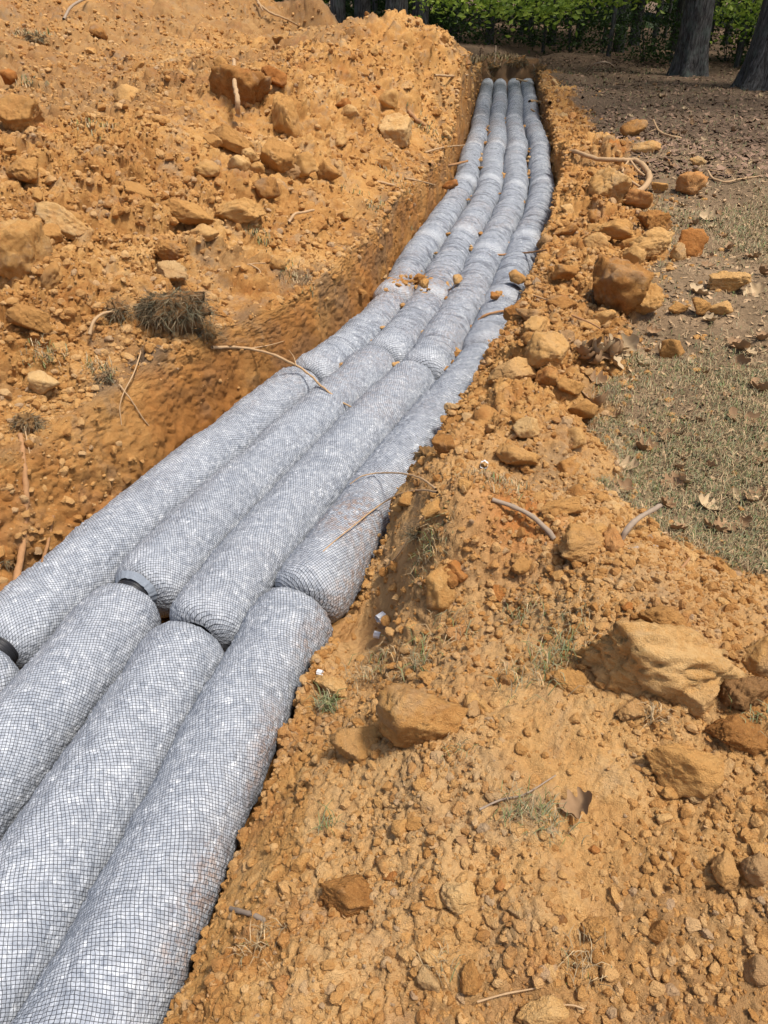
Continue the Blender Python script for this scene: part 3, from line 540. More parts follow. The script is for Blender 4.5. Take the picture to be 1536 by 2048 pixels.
BO = [
 # right bank, near
 (1318,1302,275,190,1,'giant pitted orange clay boulder, the largest on the right bank','clay',.12,.22,.9,9,.10),
 (1331,1238,100,62,2,'flat clay slab lying on top of the giant boulder','clay_pale',.1,.1,1,9,.05),
 (1388,1392,92,122,3,'upright wedge of clay leaning on the giant boulder','clay_pale',.2,.2,.7,7,.04),
 (1490,1384,98,84,4,'dark brown lump of soil right of the upright wedge','clay_brown',0,.25,1,12,.09),
 (1522,1312,66,118,5,'long tilted boulder cut off by the right edge of the photo','clay',.6,.2,.8,9,.05),
 (1357,1517,165,108,6,'broad flat boulder below the upright wedge','clay_pale',.15,.38,1.1,9,.05),
 (1256,1420,62,52,7,'squat clod just below the giant boulder','clay_pale',0,.3,1,8,.05),
 (1476,1466,112,72,8,'lump with a dark hole near the right edge','clay',0,.35,1,10,.06),
 (1138,1362,62,46,9,'rounded clod beside the green grass tuft','clay_pale',0,.2,1,9,.06),
 (842,1430,178,160,10,'big oval slab of clay tilted towards the trench','clay',-.62,.16,1.0,10,.035),
 (717,1482,92,84,11,'smooth sloping block left of the big oval slab','clay_pale',-.5,.42,1,8,.035),
 (670,1370,82,52,12,'orange clod tucked against the rightmost drain bundle','clay',0,.2,1,8,.05),
 (928,1786,82,66,13,'dusty block beside a smaller round clod in the foreground','clay',0,.3,1,7,.04),
 (880,1792,42,40,14,'small round clod leaning on the dusty block','clay_pale',0,.25,1,8,.04),
 (700,1792,114,88,15,'rough rounded boulder right of the short cut root','clay',0,.28,1,10,.06),
 (805,1655,40,38,16,'round clod alone above the rough foreground boulder','clay_pale',0,.2,1,9,.04),
 (1083,2026,95,54,17,'large clod cut off by the bottom edge of the photo','clay',0,.25,1,8,.05),
 (1455,1736,56,60,18,'pale clod near the right edge of the foreground','clay_pale',0,.25,1,8,.05),
 (1516,1738,52,60,19,'clod touching the right edge of the foreground','clay_grey',0,.25,1,8,.05),
 (1188,1852,62,50,20,'bumpy clod in the middle of the foreground scatter','clay_pale',0,.3,1,10,.07),
 (1318,1860,44,60,21,'tall narrow clod in the foreground with a dark undercut','clay',.1,.2,.8,7,.05),
 (938,1952,46,60,22,'orange angular clod near the bottom edge','clay',0,.25,1,7,.05),
 (858,1958,42,50,23,'grey-brown stone half sunk near the bottom edge','clay_grey',0,.3,1,7,.04),
 (868,1920,60,34,24,'flat orange clod above the grey-brown stone','clay',0,.25,1,8,.05),
 (1518,1936,46,50,25,'grey stone at the lower right edge','clay_grey',0,.3,1,8,.04),
 (882,1172,56,92,26,'tall smooth rock standing at the edge of the trench bank','clay',.08,.15,.8,7,.05),
 (1168,1082,124,80,27,'crumbling yellow boulder below the curved root','clay_pale',.1,.35,1.1,10,.07),
 (1118,1012,92,44,28,'pale flat boulder above the rusty crumbs','clay_pale',0,.3,1,8,.05),
 (1033,912,86,58,29,'angular yellow rock beside the white foam piece','clay_pale',-.1,.2,1,7,.03),
 (893,888,52,48,30,'crumbly clod behind the overhanging sod','clay',0,.25,1,9,.06),
 (1160,828,58,44,31,'clod at the grass edge near a curled oak leaf','clay_pale',0,.2,1,8,.05),
 (1055,852,52,46,32,'rough clod up the bank from the angular yellow rock','clay',0,.35,1,9,.06),
 (1102,707,92,80,33,'rounded dusty boulder left of the leaf pile','clay_pale',.1,.35,1,10,.05),
 (1138,780,52,36,34,'low pale clod where bank meets grass','clay_pale',0,.25,1,9,.06),
 (1020,745,90,50,35,'smooth dusty hump on the bank beside the drain','clay_pale',-.2,.5,1,10,.04),
 # right bank, middle
 (1238,588,100,128,40,'tall boulder with an overhanging cap, the tallest on the bank','clay',-.08,.12,.85,9,.06),
 (1288,612,62,72,41,'lower lobe resting against the tall boulder','clay',.5,.15,.9,9,.05),
 (1303,496,84,62,42,'blocky boulder on the grass edge above the tall boulder','clay_pale',0,.15,1,8,.06),
 (1352,514,30,34,43,'small clod wedged right of the blocky boulder','clay',0,.15,1,8,.05),
 (1379,492,60,58,44,'rust-orange boulder leaning on the grass','clay_red',.55,.15,.8,8,.05),
 (1228,470,76,46,45,'yellow slab left of the blocky boulder','clay_pale',.1,.15,1,8,.05),
 (1190,490,46,40,46,'split flake in front of the yellow slab','clay_pale',.5,.15,.8,7,.04),
 (1267,518,38,38,47,'pale clod above the cap of the tall boulder','clay_pale',0,.2,1,7,.04),
 (1310,446,66,50,48,'broad clod behind the blocky boulder','clay',0,.25,1,8,.06),
 (1457,570,76,50,49,'flat-topped clod alone on the grass at right','clay_pale',0,.12,1,9,.07),
 (1123,549,58,32,50,'long clod on the bank left of the tall boulder','clay',-.1,.2,1,8,.05),
 (1202,643,50,34,51,'yellow angular clod at the foot of the tall boulder','clay_pale',0,.15,1,7,.03),
 (1340,704,50,42,52,'lone pale clod on green grass beyond the leaf pile','clay_pale',.1,.12,.9,8,.04),
 (1398,621,36,30,53,'middle clod of the row on the grass','clay_pale',0,.15,1,8,.06),
 (1442,623,50,26,54,'rightmost clod of the row on the grass','clay_pale',0,.15,1,8,.06),
 (1357,623,44,22,55,'leftmost clod of the row on the grass','clay_pale',0,.2,1,9,.06),
 (1220,372,74,74,56,'large orange boulder under the bent root','clay',0,.2,1,9,.06),
 (1279,408,56,42,57,'dark rusty clod at the root end','clay_red',0,.12,1,9,.06),
 (1378,376,52,46,58,'dark red clod alone on the lawn','clay_red',0,.1,1,10,.07),
 (1270,261,52,36,59,'far clod left of the forked twig','clay',0,.15,1,9,.05),
 (1296,298,58,30,60,'flat orange clod below the forked twig','clay',.1,.2,1,9,.05),
 (1395,326,30,20,61,'small far clod on the lawn above the dark red one','clay',0,.2,1,9,.05),
 (1318,377,34,20,62,'pale flat clod right of the bent root','clay_pale',0,.3,1,9,.05),
 (1128,295,24,17,63,'small smooth stone at the end of the bent root','clay_pale',0,.1,1,7,.02),
 (1033,568,38,32,64,'yellow clod resting on the rightmost drain row','clay_pale',0,-.1,1,7,.04),
 (836,567,32,18,65,'long clod lying across the drain rows beside the heap','clay',.1,-.1,1,8,.05),
 (849,578,20,20,66,'clod in the crease between the two left drain rows','clay',0,0,1,8,.05),
 (913,571,20,22,67,'clod on the second drain row near the middle','clay',0,-.1,1,8,.05),
 (988,601,18,15,68,'dark clod on the third drain row','clay_red',0,-.1,1,8,.05),
 (903,373,34,18,69,'orange wedge jutting from the left trench wall','clay_red',-.3,.1,1,8,.05),
 # left heap
 (484,176,112,92,80,'great boulder at the top of the near mound with a root down its face','clay',.1,.2,1,8,.05),
 (548,160,50,40,81,'dark orange lump against the great mound boulder','clay_red',0,.2,1,9,.07),
 (566,236,70,88,82,'tall block standing below the great mound boulder','clay_pale',0,.3,.9,7,.05),
 (457,286,98,44,83,'long flat slab tilted down to the right','clay_pale',.42,.1,1,7,.03),
 (428,292,34,22,84,'small slab under the long flat slab','clay_pale',.4,.1,1,7,.03),
 (549,323,72,66,85,'pale square-faced boulder in the middle of the heap','clay_pale',0,.15,1,7,.04),
 (606,330,58,50,86,'boulder just right of the pale square one','clay_pale',.2,.2,1,7,.05),
 (655,352,50,44,87,'rightmost of the boulders in the middle of the heap','clay_pale',.3,.2,1,7,.04),
 (480,333,42,38,88,'smooth block left of the pale square boulder','clay',0,.25,1,7,.03),
 (515,348,28,28,89,'small round clod beside the pale square boulder','clay_pale',0,.1,1,10,.04),
 (537,385,58,42,90,'cracked boulder below the pale square one','clay',0,.2,1,8,.06),
 (378,430,102,46,91,'wide cracked slab low on the heap','clay_pale',.15,.25,1,8,.05),
 (480,430,108,52,92,'wide pale slab right of the cracked one','clay_pale',-.15,.3,1,8,.05),
 (412,474,60,30,93,'narrow clod between the two wide slabs and the sod','clay_pale',0,.2,1,7,.05),
 (338,510,72,42,94,'rough boulder below the wide cracked slab','clay',.2,.25,1,8,.06),
 (340,548,70,50,95,'crumbly boulder right above the hanging sod','clay_grey',.2,.25,1,9,.07),
 (55,352,74,56,96,'knobbly boulder near the left edge','clay_pale',0,.2,1,10,.07),
 (45,236,96,76,97,'dusty boulder at the crest near the left edge','clay_pale',0,.35,1,9,.05),
 (258,192,54,46,98,'block on the crest left of the mound','clay_pale',0,.25,1,7,.04),
 (200,68,36,26,99,'small block on the rear heap','clay',0,.2,1,7,.04),
 (560,86,28,22,100,'pale block behind the great mound boulder','clay_pale',0,.2,1,7,.04),
 (440,131,32,24,101,'block on the shoulder of the mound','clay_pale',0,.2,1,7,.04),
 (81,406,24,28,102,'small yellow stone between the left clay blocks','clay_pale',0,.15,1,7,.04),
 (40,502,128,116,103,'huge cracked clay block at the left edge','clay',.2,.4,1,8,.05),
 (140,446,122,60,104,'long clay block beside the huge one','clay',.5,.4,1,8,.05),
 (17,160,30,30,105,'reddish stone at the left edge below the rear heap','clay_red',.4,.15,1,8,.04),
 (797,263,72,54,106,'round boulder on the far slope beside the trench','clay',0,.25,1,9,.04),
 (782,205,44,40,107,'block up the far slope from the round boulder','clay_pale',0,.25,1,7,.04),
 (700,226,36,26,108,'loose block in the middle of the far slope','clay',0,.25,1,7,.04),
 (60,640,80,50,109,'dusty hump above the left end of the cut','clay_pale',.3,.45,1,9,.05),
 (90,770,60,50,110,'block near the dark roots at the left edge','clay',.3,.35,1,8,.05),
]
for b in BO:
    px, py, wp, hp, seed, lab, mk, tilt, emb, dr, npl, rough = b
    boulder(px, py, wp, hp, seed, lab, mk, tilt, emb, dr, npl, rough=rough, group='large pieces of clay around the trench', name='clay_boulder' if wp > 60 else 'clay_clod', cat='clay boulder' if wp > 60 else 'clay clod')
# shared small clods, individually placed
VAR = []
for i in range(14):
    V, Fc = rock_verts(300 + i, 4, 5 + i % 4, .06); V *= np.array([1, random.uniform(.75, 1), random.uniform(.6, .85)])
    VAR.append([mesh_np('clay_clod', V, Fc, M[k], True) for k in ('clay', 'clay_pale', 'clay_red', 'clay_grey')])
okv = np.where(vis & (lawn < .3) & (wallm < .1))[0]
zoneid = np.where(X < fXL(Y), 0, np.where(Y < 1.7, 1, 2))
ZL = [('many small clay clods scattered over the left heap', 'small orange clay clod among many on the left heap'),
      ('small clay clods in the near foreground right of the trench', 'small crumbly clay clod in the scatter at lower right'),
      ('small clay clods along the far part of the right bank', 'small clay clod on the spoil bank beside the lawn')]
cnt = {0: 84, 1: 62, 2: 84}
for z, n in cnt.items():
    cand = okv[zoneid[okv] == z]; cand = cand[(P2[cand, 2] > .33)]
    if z == 0: cand = cand[Y[cand] < 13]
    for v in RNG.choice(cand, n, replace=False):
        p = P2[v]; dd = math.hypot(p[1], CAMZ - p[2]); s = dd * RNG.uniform(.0055, .0125) * (1.15 if z else 1.)
        s = s * (1.5 if z == 2 else 1.75 if z == 0 else 1); s = min(s, .085)
        add('clay_clod', VAR[RNG.integers(14)][RNG.choice(4, p=[.42, .38, .1, .1])], loc=p + NV[v] * s * .15, rot=(RNG.uniform(-.6, .6), RNG.uniform(-.6, .6), RNG.uniform(0, 6.3)), scale=(s * RNG.uniform(.9, 1.4), s, s * RNG.uniform(.75, 1.1)), label=ZL[z][1], group=ZL[z][0], cat='clay clod')
# a few crumbs lying on the lawn edge
cand = np.where(vis & (lawn > .6) & (X > 0) & (Y < 8) & (X < lawn * 0 + np.interp(Y, [1, 2, 3, 5, 8], [2.2, 1.75, 1.6, 2.5, 3.2])))[0]
for v in RNG.choice(cand, 22, replace=False):
    p = P2[v]; s = p[1] * RNG.uniform(.003, .0075)
    add('clay_clod', VAR[RNG.integers(14)][RNG.choice([0, 1])], loc=p + NV[v] * s * .25, rot=(0, 0, RNG.uniform(0, 6.3)), scale=(s * 1.2, s, s * .8), label='small clay clod strayed onto the grass', group='small clods strayed onto the lawn', cat='clay clod')
# crumbs nobody could count
def crumbs(name, N_, smin, smax, sub, seed, cand, label, power=2.2, pts=None):
    P2, NV = pts if pts is not None else (GP, GN)
    r = np.random.default_rng(seed); Vs = []
    for i in range(16):
        V, Fc = rock_verts(500 + i, sub, 4 + i % 4, .07 if sub > 1 else .03); V *= np.array([1, r.uniform(.7, 1), r.uniform(.55, .85)]); Vs.append(V)
    Vs = np.array(Vs); v = r.choice(cand, N_); p = P2[v]; dd = np.sqrt(p[:, 0] ** 2 + p[:, 1] ** 2 + (CAMZ - p[:, 2]) ** 2)
    s = (smin + (smax - smin) * r.random(N_) ** power) * dd ** .55; s = np.minimum(s, .035)
    a = r.uniform(0, 6.283, N_); b = r.uniform(-.7, .7, N_); ca, sa, cb, sb = np.cos(a), np.sin(a), np.cos(b), np.sin(b)
    Rm = np.stack([np.stack([ca, -sa * cb, sa * sb], -1), np.stack([sa, ca * cb, -ca * sb], -1), np.stack([0 * a, sb, cb], -1)], -2)
    V = Vs[r.integers(0, 16, N_)] * s[:, None, None] * r.uniform(.8, 1.3, (N_, 1, 3)); V = np.einsum('nij,nvj->nvi', Rm, V)
    jit = r.normal(0, 1, (N_, 3)) * np.array([1, 1, 0]) * (.0015 * dd)[:, None]; V = V + (p + jit + NV[v] * (s * r.uniform(-.35, .25, N_))[:, None])[:, None]
    nv = Vs.shape[1]; Fa = (Fc[None] + (np.arange(N_) * nv)[:, None, None]).reshape(-1, 3)
    me = mesh_np(name, V.reshape(-1, 3), Fa, M['crumb'], False, None, {'rnd': np.repeat(r.random(N_), nv)}); add(name, me, kind='stuff', label=label)
GP, GN = P2, NV
def crumb_material():
    m = clay_material('clay_crumb'); t = m.node_tree; b = t.nodes['Principled BSDF']; lk = b.inputs['Base Color'].links[0].from_socket
    a = N(t, 'Attribute', attribute_name='rnd').outputs['Fac']; c2 = ramp(t, a, [(0, (.34, .15, .04)), (.25, (.45, .22, .07)), (.6, (.56, .31, .11)), (.9, (.64, .41, .19)), (1, (.38, .29, .2))])
    t.links.new(mix(t, .6, lk, c2), b.inputs['Base Color']); return m
M['crumb'] = crumb_material()
cr = np.where(vis & (lawn < .35) & ((wallm < .6) | (RNG.random(len(X)) < np.where(Y < 3, .35, .06))) & (P2[:, 2] > .13))[0]; le = np.where(vis & (lawn >= .35) & ((lawn_mask(X - .12, Y) < .9) | ((lawn_mask(X - .45, Y) < .9) & (RNG.random(len(X)) < .22))) & (X > 0) & (Y < 20))[0]
wgt = patch[cr] * .7 + fine_patch[cr] * .6 + .12
pr = np.random.default_rng(3); crk = np.r_[cr[pr.random(len(cr)) < wgt / wgt.max()], le[::9]]
left_ = crk[X[crk] < fXL(Y[crk])]; right_ = crk[X[crk] > fXR(Y[crk])]
crumbs('clay_crumbs', 21000, .0025, .0140, 2, 11, left_, 'loose crumbs of orange clay covering the left heap', 2.0)
crumbs('clay_crumbs', 17000, .0028, .0125, 2, 12, right_, 'loose crumbs of orange clay covering the right bank', 2.2)
crumbs('clay_grains', 80000, .0010, .0042, 1, 13, crk, 'fine grains of orange clay strewn over all the spoil', 1.5)

# soil spilled onto the bundles
def spill(n, cx, cy, sx, sy):
    x = np.random.default_rng(int(cx)).normal(cx, sx, n); yv = np.random.default_rng(int(cy)).normal(cy, sy, n); return [tuple(at(a, b)[0]) for a, b in zip(x, yv)]
sp_ = spill(70, 815, 563, 26, 7) + spill(22, 851, 560, 7, 16) + spill(16, 912, 572, 12, 12) + spill(12, 985, 598, 14, 8) + spill(12, 700, 1250, 6, 18)
k = np.linspace(0, 1, 150); yy_ = 2.5 + 12 * RNG.random(260) ** 1.3; ed = np.stack([fXR(yy_) + .01 - RNG.random(260) ** 3 * .06, yy_], -1); edz = np.maximum(Hfull(ed[:, 0], ed[:, 1]), tubez(ed[:, 0], ed[:, 1])) + .012
vy = 2.5 + 12 * RNG.random(120); vy = np.maximum(vy, 4.2); vx = np.where(np.arange(120) % 3 == 0, np.interp(vy, YG, X12), np.where(np.arange(120) % 3 == 1, np.interp(vy, YG, X23), np.interp(vy, YG, X34))); vz = tubez(vx + .015, vy) + .006
SPP = np.r_[np.array(sp_), np.c_[ed, edz], np.c_[vx, vy, vz]]
crumbs('spilled_crumbs', 520, .003, .011, 2, 14, np.arange(len(SPP)), 'crumbs of clay spilled over the drain bundles', 1.6, (SPP, np.tile(np.array([0, 0, 1.]), (len(SPP), 1))))
# ------------------------------------------------------------------ grass, tufts, leaves
def blades(base, nrm, h, wdt, colr, r, droop=.6, lean=None):
    n = len(base); a = r.uniform(0, 6.283, n); d = np.stack([np.cos(a), np.sin(a), 0 * a], -1); side_ = np.stack([-np.sin(a), np.cos(a), 0 * a], -1)
    up = np.tile(np.array([0, 0, 1.]), (n, 1)) if lean is None else lean
    ln = r.uniform(.15, 1., (n, 1)) * droop; h = h[:, None]
    p0 = base; p1 = base + (up * .62 + d * ln * .35) * h; p2 = base + (up * (.95 - .55 * ln) + d * ln * 1.0) * h
    w_ = wdt[:, None] / 2; V = np.stack([p0 - side_ * w_, p0 + side_ * w_, p1 - side_ * w_ * .8, p1 + side_ * w_ * .8, p2], 1)
    Fs = np.array([[0, 1, 3], [0, 3, 2], [2, 3, 4]]); Fa = (Fs[None] + (np.arange(n) * 5)[:, None, None]).reshape(-1, 3)
    return V.reshape(-1, 3), Fa, np.repeat(colr, 5, 0)
GREEN = np.array([.12, .155, .045]); GREY = np.array([.24, .23, .14]); DRY = np.array([.40, .29, .16]); DARK = np.array([.10, .07, .045])
def gcol(n, r, g):
    """g share of green"""
    t = r.random((n, 1)); k = (r.random((n, 1)) < g); c = np.where(k, GREEN * (1 - t) + GREY * t, DRY * (.45 + .75 * t)); return c * r.uniform(.75, 1.25, (n, 1))
lv = np.where(vis & (lawn > .5) & (Y > 1.2) & (Y < 20.5) & (X > 0))[0]
gm = fbm(np.c_[X[lv] * 1.3, Y[lv] * .9, X[lv] * 0], 4, 201); gm2 = sstep(gm, -.2, .5) * (1 - .9 * sstep(Y[lv], 4.5, 9))
k = RNG.random(len(lv)) < (.04 + .96 * gm2 ** 1.5); lg = lv[k]; gsel = RNG.choice(len(lg), min(46000, len(lg))); v = lg[gsel]; gg = gm2[k][gsel]
dd = np.hypot(P2[v, 1], 1.6); base = P2[v] + RNG.normal(0, 1, (len(v), 3)) * np.array([1, 1, 0]) * (.003 * dd)[:, None]; base[:, 2] -= .003
V, Fa, C = blades(base, None, RNG.uniform(.012, .046, len(v)) * (1 + .05 * dd), .0011 * dd ** .8, gcol(len(v), RNG, .42), RNG, 1.6)
me = mesh_np('grass', V, Fa, M['blade'], True, None, {'Col': C}); add('grass', me, kind='stuff', label='short thin green and straw-coloured grass on the lawn')
def tuft(px, py, n, spread, h, g, label, name='grass_tuft', cat='grass tuft', hang=False, dark=.0, group=None):
    c, D = at(px, py); r = np.random.default_rng(int(px * 7 + py)); b = np.clip(np.c_[r.normal(0, spread, n), r.normal(0, spread * .8, n)], -1.7 * spread, 1.7 * spread); x = c.x + b[:, 0]; yv = c.y + b[:, 1]; z = Hfull(x, yv) + .008
    base = np.c_[x, yv, z] - np.array(c)
    cc = gcol(n, r, g) * (1 - dark); V, Fa, C = blades(base, None, r.uniform(.4, 1.1, n) * h, np.full(n, np.float64(.0021 * max(1, D * .6))), cc, r, 1.3 if not hang else 2.2)
    me = mesh_np(name, V, Fa, M['blade'], True, None, {'Col': C}); return add(name, me, loc=c, label=label, cat=cat, group=group) if spread < .05 else add('grass_patch', me, loc=c, label=label, kind='stuff')
for a in [(655,1415,90,.022,.07,.9,'green grass tuft beside the rightmost bundle and the orange clod'),
          (745,1345,120,.05,.05,.15,'straw-coloured grass mat above the big oval slab'),
          (830,1345,60,.03,.07,.5,'pale grass blades between the oval slab and the tall smooth rock'),
          (1120,1310,110,.045,.06,.75,'green blades under the ledge left of the giant boulder'),
          (1060,1360,90,.05,.06,.55,'sprawling green and straw grass left of the rounded clod'),
          (1040,1232,70,.035,.045,.5,'grey-green tuft on the bank above the ledge'),
          (1140,1238,60,.04,.04,.3,'dry tuft just left of the giant boulder top'),
          (1060,1630,130,.035,.05,.6,'green and straw grass beside the flat brown leaf'),
          (1110,1650,60,.03,.04,.4,'sparse blades right below the flat brown leaf'),
          (655,1660,22,.014,.06,1.,'small bright green sprout on the bare slope'),
          (1305,1440,40,.012,.06,.0,'pale upright straw tuft left of the upright wedge'),
          (870,1085,70,.035,.05,.35,'dry root tangle on the bank by the two arching roots'),
          (850,1105,90,.03,.05,.45,'greyish tuft at the lip of the right bank'),
          (960,955,90,.05,.04,.25,'thin dry grass below the white foam piece'),
          (1010,975,70,.05,.04,.3,'dry straw patch right of the foam piece'),
          (1500,1440,25,.03,.07,.9,'green blade pair near the right edge'),
          (880,1280,90,.05,.06,.35,'messy straw below the tall smooth rock'),
          (560,530,60,.07,.05,.5,'dark grass tangle low on the heap'),
          (520,478,90,.05,.06,.6,'dark green sod tuft right of the wide slabs'),
          (185,255,60,.08,.05,.5,'grey plant bits on the crest at left'),
          (75,75,120,.14,.10,.4,'dark dry weeds on the rear heap'),
          (60,170,60,.1,.08,.4,'weeds in the dip between the heaps'),
          (90,715,120,.05,.05,.4,'grey-green tuft near the left end of the cut'),
          (200,748,160,.04,.06,.15,'bristly root clump on the left slope'),
          (735,405,80,.12,.05,.6,'faint green grass on the lip of the left trench wall'),
          (790,365,80,.12,.06,.5,'grass fringe above the left wall beside the bundles'),
          (860,262,90,.16,.07,.5,'grass fringe on the far part of the left wall'),
          (600,565,100,.07,.05,.35,'brown grass on the left wall lip by the narrow root'),
          (905,1515,60,.03,.03,.3,'wisps of straw below the big oval slab'),
          (520,1885,60,.03,.05,.05,'pale wiry roots beside the rightmost bundle near the bottom'),
          (880,1930,30,.02,.04,.2,'few straw wisps in the bottom foreground'),
          (1165,1930,50,.03,.05,.1,'dry root wisps in the middle foreground'),
          ]: tuft(*a)
# sods: dark soil lumps with hanging grass
def sod(px, py, wp, hp, seed, label, nb, h, hang=.75, g=.35, up_=.35):
    b, D = at(px, py + .25 * hp); sx = wp * D / F / 2; sz = hp * D / F / 2
    root = add('sod_clump', None, loc=b + Vector((up_ * .3 * sz, -up_ * .2 * sz, sz * up_)), label=label, cat='sod')
    V, Fc = rock_verts(seed, 4, 10, .26, 0, .2); V = V * np.array([sx * .9, sz * .85, sz * 1.0]); add('soil', mesh_np('soil', V, Fc, M['clay_brown']), root)
    r = np.random.default_rng(seed); up = V[V[:, 2] > -sz * .25]; bb = up[r.integers(0, len(up), nb)] * .97; nrm = bb / np.linalg.norm(bb, axis=1)[:, None]
    a = r.normal(0, .75, (nb, 3)); d = nrm * .55 + a; d[:, 2] = d[:, 2] * .35 - .25; d /= np.linalg.norm(d, axis=1)[:, None]; hh = (r.uniform(.3, 1.1, nb) * h)[:, None]; w_ = .0006 * max(1, D * .55)
    p1 = bb + d * hh * .6; p2 = p1 + (d * .3 + r.normal(0, .35, (nb, 3)) - np.array([0, 0, 1.]) * hang * r.uniform(-.2, 1.4, (nb, 1))) * hh * .8; sd_ = np.cross(d, r.normal(size=(nb, 3))); sd_ /= np.linalg.norm(sd_, axis=1)[:, None]; sd_ *= w_
    VV = np.stack([bb - sd_, bb + sd_, p1 - sd_, p1 + sd_, p2], 1).reshape(-1, 3); Fs = np.array([[0, 1, 3], [0, 3, 2], [2, 3, 4]]); Fa = (Fs[None] + (np.arange(nb) * 5)[:, None, None]).reshape(-1, 3)
    cc = np.where(r.random((nb, 1)) < g * .6, GREY * .8, DRY * .62) * r.uniform(.35, 1.15, (nb, 1)); add('grass_mat', mesh_np('grass_mat', VV, Fa, M['blade'], True, None, {'Col': np.repeat(cc, 5, 0)}), root)
sod(335,625,190,125,601,'big dark sod with matted grass hanging over the left cut',3000,.085,.75,.35,.62)
sod(238,618,70,60,602,'smaller sod left of the big dark sod',260,.07)
sod(410,660,80,50,603,'flat trailing sod right of the big dark sod',300,.07)
sod(848,905,60,50,604,'dark crumbling sod overhanging the rightmost drain row',160,.05,.5,.1)
sod(1180,588,36,50,605,'dark grassy sod wedged left of the tallest boulder',140,.05)
sod(835,1062,60,34,606,'wiry sod at the notch in the right bank',260,.06)
sod(55,838,60,60,607,'dark matted sod at the left edge of the cut',240,.08)
sod(205,750,50,44,608,'brown root-bound sod in the middle of the left cut',240,.05)
sod(15,1120,24,44,609,'black gritty sod low at the left edge',60,.03)
sod(72,75,60,34,610,'dark sod high on the rear heap',260,.1)

sod(985,132,46,30,611,'dark rooty sod on the far end of the trench, left one',260,.16)
sod(1035,124,60,26,612,'dark rooty sod over the middle of the far end',300,.16)
sod(1078,142,34,30,613,'dark sod at the far right corner of the trench',200,.14)
tuft(1010,118,160,.30,.16,.15,'dry grass fringe above the far end')
tuft(960,128,160,.25,.2,.1,'dry roots fringe at the far left corner')
# oak leaves
def leaf_mesh(seed, L=.5, matk='leafdry', lob=True):
    r = np.random.default_rng(seed); n = 40; t = np.linspace(0, 1, n); lp = np.sin(t * 2 * np.pi * 3.3 + r.uniform(.5, 1.5)); w_ = r.uniform(.24, .34) * np.sin(np.pi * t ** .85) ** .7 * (1 + .40 * np.sign(lp) * np.abs(lp) ** .7 * np.sin(np.pi * t)) + .012
    xs = t - .5; cur = r.uniform(.4, 1.6); tw_ = r.uniform(-1.2, 1.2)
    cz = cur * xs ** 2; V = []
    for s in (-1, -.5, 0, .5, 1):
        V.append(np.c_[xs, s * w_, cz + (abs(s) ** 1.6) * w_ * r.uniform(.3, 1.1) + tw_ * xs * s * w_])
    V = np.concatenate(V); I = np.arange(5 * n).reshape(5, n); Fq = np.stack([I[:-1, :-1], I[:-1, 1:], I[1:, 1:], I[1:, :-1]], -1).reshape(-1, 4)
    V = np.r_[V, V - np.array([0, 0, .012])]; Fq = np.r_[Fq, Fq[:, ::-1] + 5 * n]; V[:, 2] -= V[:, 2].min()
    return mesh_np('dead_leaf', V, Fq, M[matk], True)
LV = [leaf_mesh(700 + i, 1, 'leafdry' if i % 3 else 'leafpale', True) for i in range(15)]
def leaf(px, py, size, label, group=None, k=None, rot=None, lift=.004, sc_=1., wp=None):
    c, D = at(px, py, lift); s = size * D / F if wp is None else wp
    add('dead_leaf', LV[RNG.integers(15) if k is None else k], loc=c, rot=rot or (RNG.uniform(-.5, .5), RNG.uniform(-.5, .5), RNG.uniform(0, 6.3)), scale=(s, s * sc_, s), label=label, group=group, cat='dead leaf')
for px, py, s, k, lab in [(1195,812,58,1,'lobed oak leaf near the bank edge clod'),(1232,835,40,2,'curled leaf right of the lobed oak leaf'),(1188,762,44,4,'brown leaf on grass below the leaf pile'),(1330,882,48,5,'crumpled oak leaf on the bare patch of lawn'),(1465,842,52,7,'dark folded leaf at the right of the bare patch'),
      (1160,1612,70,8,'flat brown leaf in the middle of the foreground clay'),(768,1252,26,13,'curled pale leaf next to the foam pieces'),(1508,590,50,9,'pale leaf beside the flat-topped clod at the right edge'),(1392,588,44,9,'pale leaf on grass above the row of clods'),(1480,700,50,8,'brown leaf on the bare soil at the right edge'),(1418,440,40,3,'pale leaf beyond the rust-orange boulder')]:
    leaf(px, py, s, lab, k=k)
for i in range(17):
    leaf(1215 + RNG.normal(0, 30), 706 + RNG.normal(0, 11), RNG.uniform(34, 60), 'dry oak leaf in the pile beside the rounded dusty boulder', 'leaves in the pile on the bank edge', lift=RNG.uniform(.004, .05), rot=(RNG.uniform(-1, 1), RNG.uniform(-1, 1), RNG.uniform(0, 6.3)))
n = 0
while n < 105:
    py = 170 + 900 * RNG.random() ** 1.5; px = RNG.uniform(1130, 1536); c, D = at(px, py)
    if lawn_mask(np.array([c.x]), np.array([c.y]))[0] < .7: continue
    leaf(px, py, 0, 'small dead oak leaf lying on the lawn', 'fallen leaves over the lawn', wp=RNG.uniform(.06, .12)); n += 1
